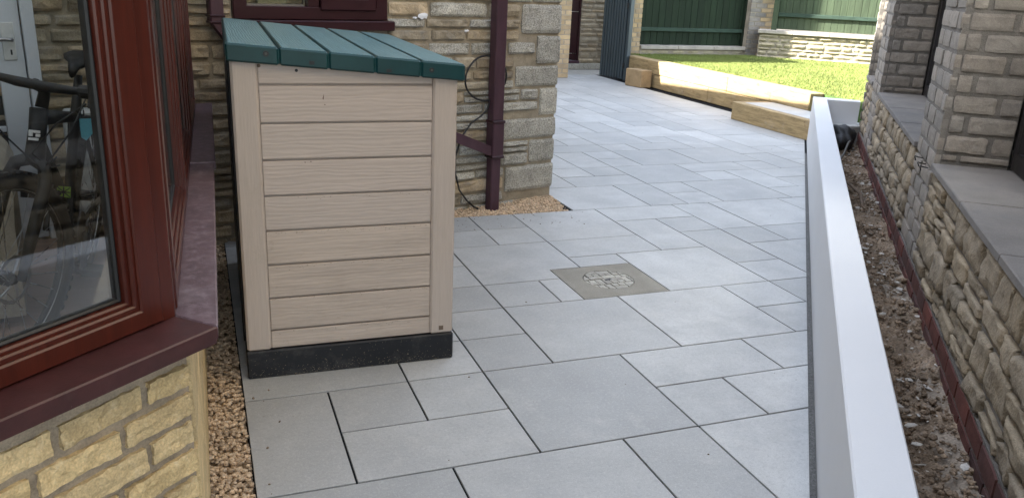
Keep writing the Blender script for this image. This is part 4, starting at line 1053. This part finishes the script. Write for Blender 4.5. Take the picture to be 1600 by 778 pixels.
def brick_pier(t, F, w, dep, z0, z1, mats, seed, brl=.215):
    r_ = random.Random(seed); one('core', m_yel_m, t, lambda b: b.box(F, .008, w-.008, .008, dep, z0, z1))
    c = z0; k = 0
    while c < z1-.03:
        cuts = [0, brl*(.5 if k % 2 else 1)]
        while cuts[-1] < w-.06: cuts.append(cuts[-1]+brl)
        cuts[-1] = w
        for i in range(len(cuts)-1):
            mm = mats[0] if cuts[i] < w*.4 else mats[-1]
            one('brick', mm, t, lambda b: b.stone(F, cuts[i]+(.004 if i else 0), cuts[i+1]-(.005 if i < len(cuts)-2 else 0), c+.004, c+.069, .03, .031, -1, r_, 2, 1, .05, .06, .02))
        c += .075; k += 1
brick_pier(gp1, FR((6.655, 12.32), (1, 0), (0, 1)), .215, .215, .36, 1.75, [m_yel], 41, .14)
brick_pier(gp2, FR((8.965, 12.33), (1, 0), (0, 1)), .52, .3, .36, 1.75, [m_pierb, m_yel], 42, .22)  # grey bricks on the left paint the pier's shaded face
SWF = FR(ya, (yb[0]-ya[0], yb[1]-ya[1]), (-(yb[1]-ya[1]), yb[0]-ya[0]))
gw = thing('garden_wall', 'low coursed stone retaining wall with a pale coping behind the lawn', 'wall', (9.7, 11.5, .3))
WL = 2.3
one('core', m_mortar, gw, lambda b: b.box(SWF, .0, WL, .02, .3, .1, .775))
rw = random.Random(51)
for (a0, a1, c0, c1) in course_rects(.37, .775, .05, .085, lambda p, q: [(.0, WL)], .12, .32, .012, rw, 0):
    one('stone', m_wallstone, gw, lambda b: b.stone(SWF, a0, a1, c0, c1, .04, .04+rw.uniform(-.005, .012), -1, rw, 4, 2, .3, .35, .07))
for k in range(4): one('coping_slab', m_coping, gw, lambda b: b.box(SWF, -.03+.58*k+.003, -.03+.58*(k+1)-.003, -.035, .32, .785, .845, .008))
one('mortar_line', m_yel_m, gw, lambda b: b.box(SWF, 0, WL, .012, .29, .7755, .786))
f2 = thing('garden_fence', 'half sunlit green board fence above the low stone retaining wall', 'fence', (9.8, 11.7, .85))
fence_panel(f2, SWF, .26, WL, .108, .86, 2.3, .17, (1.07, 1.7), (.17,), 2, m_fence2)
bt_ = thing('brick_wall_stub', 'yellow brick corner of the far building seen past the house corner', 'building', (5.4, 12.5, 0))
FBd = FR((5.61, 12.33), (-1, -.26), (-.26, 1))
FBs = FR((5.61, 12.33), (-1, 0), (0, 1))
one('core', m_yel_m, bt_, lambda b: b.box(FBs, .004, 3.2, .008, 6, -.1, 2.72))
r_ = random.Random(61); c = .0; k = 0
while c < 1.7:
    cuts = [0, .11 if k % 2 else .215, .33 if k % 2 else .44]
    for i in range(2): one('brick', m_yel, bt_, lambda b: b.stone(FBs, cuts[i]+(.004 if i else 0), cuts[i+1]-.005, c+.004, c+.069, .03, .031, -1, r_, 2, 1, .05, .06, .02))
    c += .075; k += 1
one('shade_stack', m_yel, bt_, lambda b: b.box(FBs, .61, .95, .84, 2.8, 2.882, 5.8))  # unseen block added to cast the shadow edge across the fence
one('roof', m_rooft, bt_, lambda b: b.box(FBs, -.12, 3.4, -.3, 6.1, 2.722, 2.88))

# far entrance: stone wall, dark door, step
fe = thing('entrance_wall', 'brown rubble stone wall beside the dark far door', 'wall', (6.5, 13.6, 0))
FE = FR((6.03, 13.55), (1, .03), (-.03, 1))
one('core', m_mortar, fe, lambda b: (b.box(FE, .33, 1.4, .02, .3, -.1, 2.4), b.box(FE, -.5, .33, .02, .3, 2.1, 2.4)))
re_ = random.Random(71)
for (a0, a1, c0, c1) in course_rects(.12, 1.6, .06, .11, lambda p, q: [(.32, .95)], .16, .4, .012, re_, 0):
    one('stone', m_stone, fe, lambda b: b.stone(FE, a0, a1, c0, c1, .04, .045+re_.uniform(-.005, .015), -1, re_, 4, 2, .3, .3, .07))
one('plinth', m_stone_grey, fe, lambda b: b.box(FE, .0, .95, -.06, .1, .003, .105, .01))
fd = thing('entrance_door', 'narrow dark plum door at the end of the paved passage', 'door', (6.15, 13.6, .1))
one('door_leaf', m_plum, fd, lambda b: b.box(FE, .03, .31, .03, .08, .16, 2.05, .004))
for a in (.005, .285): one('door_frame', m_plum, fd, lambda b: b.box(FE, a, a+.033, .0, .1, .157, 2.1, .004))
one('threshold', m_pipe, fd, lambda b: b.box(FE, .0, .318, -.05, .1, .108, .155, .004))
for z in (.27, .98): one('trim_strip', m_chrome, fd, lambda b: b.box(FE, .04, .284, .022, .029, z, z+.01))

# gate leaf standing open
gt = thing('gate', 'open slate grey metal gate leaf made of vertical slats', 'gate', (6.38, 12.26, 0))
G0, G1 = Vector((6.425, 11.99)), Vector((6.325, 12.62))
GF = FR(G0, (G1-G0), (-(G1-G0).y, (G1-G0).x))
GLN = (G1-G0).length
one('backing', m_gate_d, gt, lambda b: b.box(GF, .0, GLN, -.02, -.004, .02, 1.9))
ns = 9; sw_ = GLN/ns
for k in range(ns): one('slat', m_gate, gt, lambda b: b.box(GF, k*sw_+.010, (k+1)*sw_-.010, -.003, .022, .022, 1.9, .005))
for z in (.2, 1.12): one('hinge', m_black, gt, lambda b: b.box(GF, -.03, .01, -.02, .02, z, z+.08))
one('gate_post', m_gate, gt, lambda b: b.box(GF, -.075, -.012, -.06, .012, .0, 1.95, .004))
for nm, lb, ct in (('ground', 'bare brown earth under and around the buildings', 'ground'), ('paving', 'grey porcelain paving laid in a random pattern with dark joints', 'paving'),
        ('concrete_path', 'plain concrete strip in front of the far dark door', 'path'), ('gravel', 'brown pea gravel along the bay wall and house corner', 'gravel'),
        ('soil_bed', 'crumbly brown soil between the white wall and the brick base', 'soil'), ('mortar_haunch', 'rough mortar strip along the foot of the red bricks', 'mortar'),
        ('soil_crumbs', 'brown crumbs of earth lying on the planter soil', 'soil'), ('stone_chips', 'pale broken stone chips scattered on the planter soil', 'stone chips'),
        ('loose_grit', 'specks of grit scattered on the paving', 'grit'), ('lawn', 'raised green lawn base behind the sleepers', 'lawn'), ('grass', 'short bright artificial grass covering the raised lawn', 'grass')):
    for o in bpy.data.objects:
        if o.parent is None and o.name == nm: tag(o, lb, ct)
for a_, g_2 in ((dp, 'drainpipes on the house wall'), (d2_, 'drainpipes on the house wall'), (f1, 'green garden fences'), (f2, 'green garden fences'), (gp1, 'brick piers by the fences'), (gp2, 'brick piers by the fences')): a_['group'] = g_2
print('objects', len(bpy.data.objects))
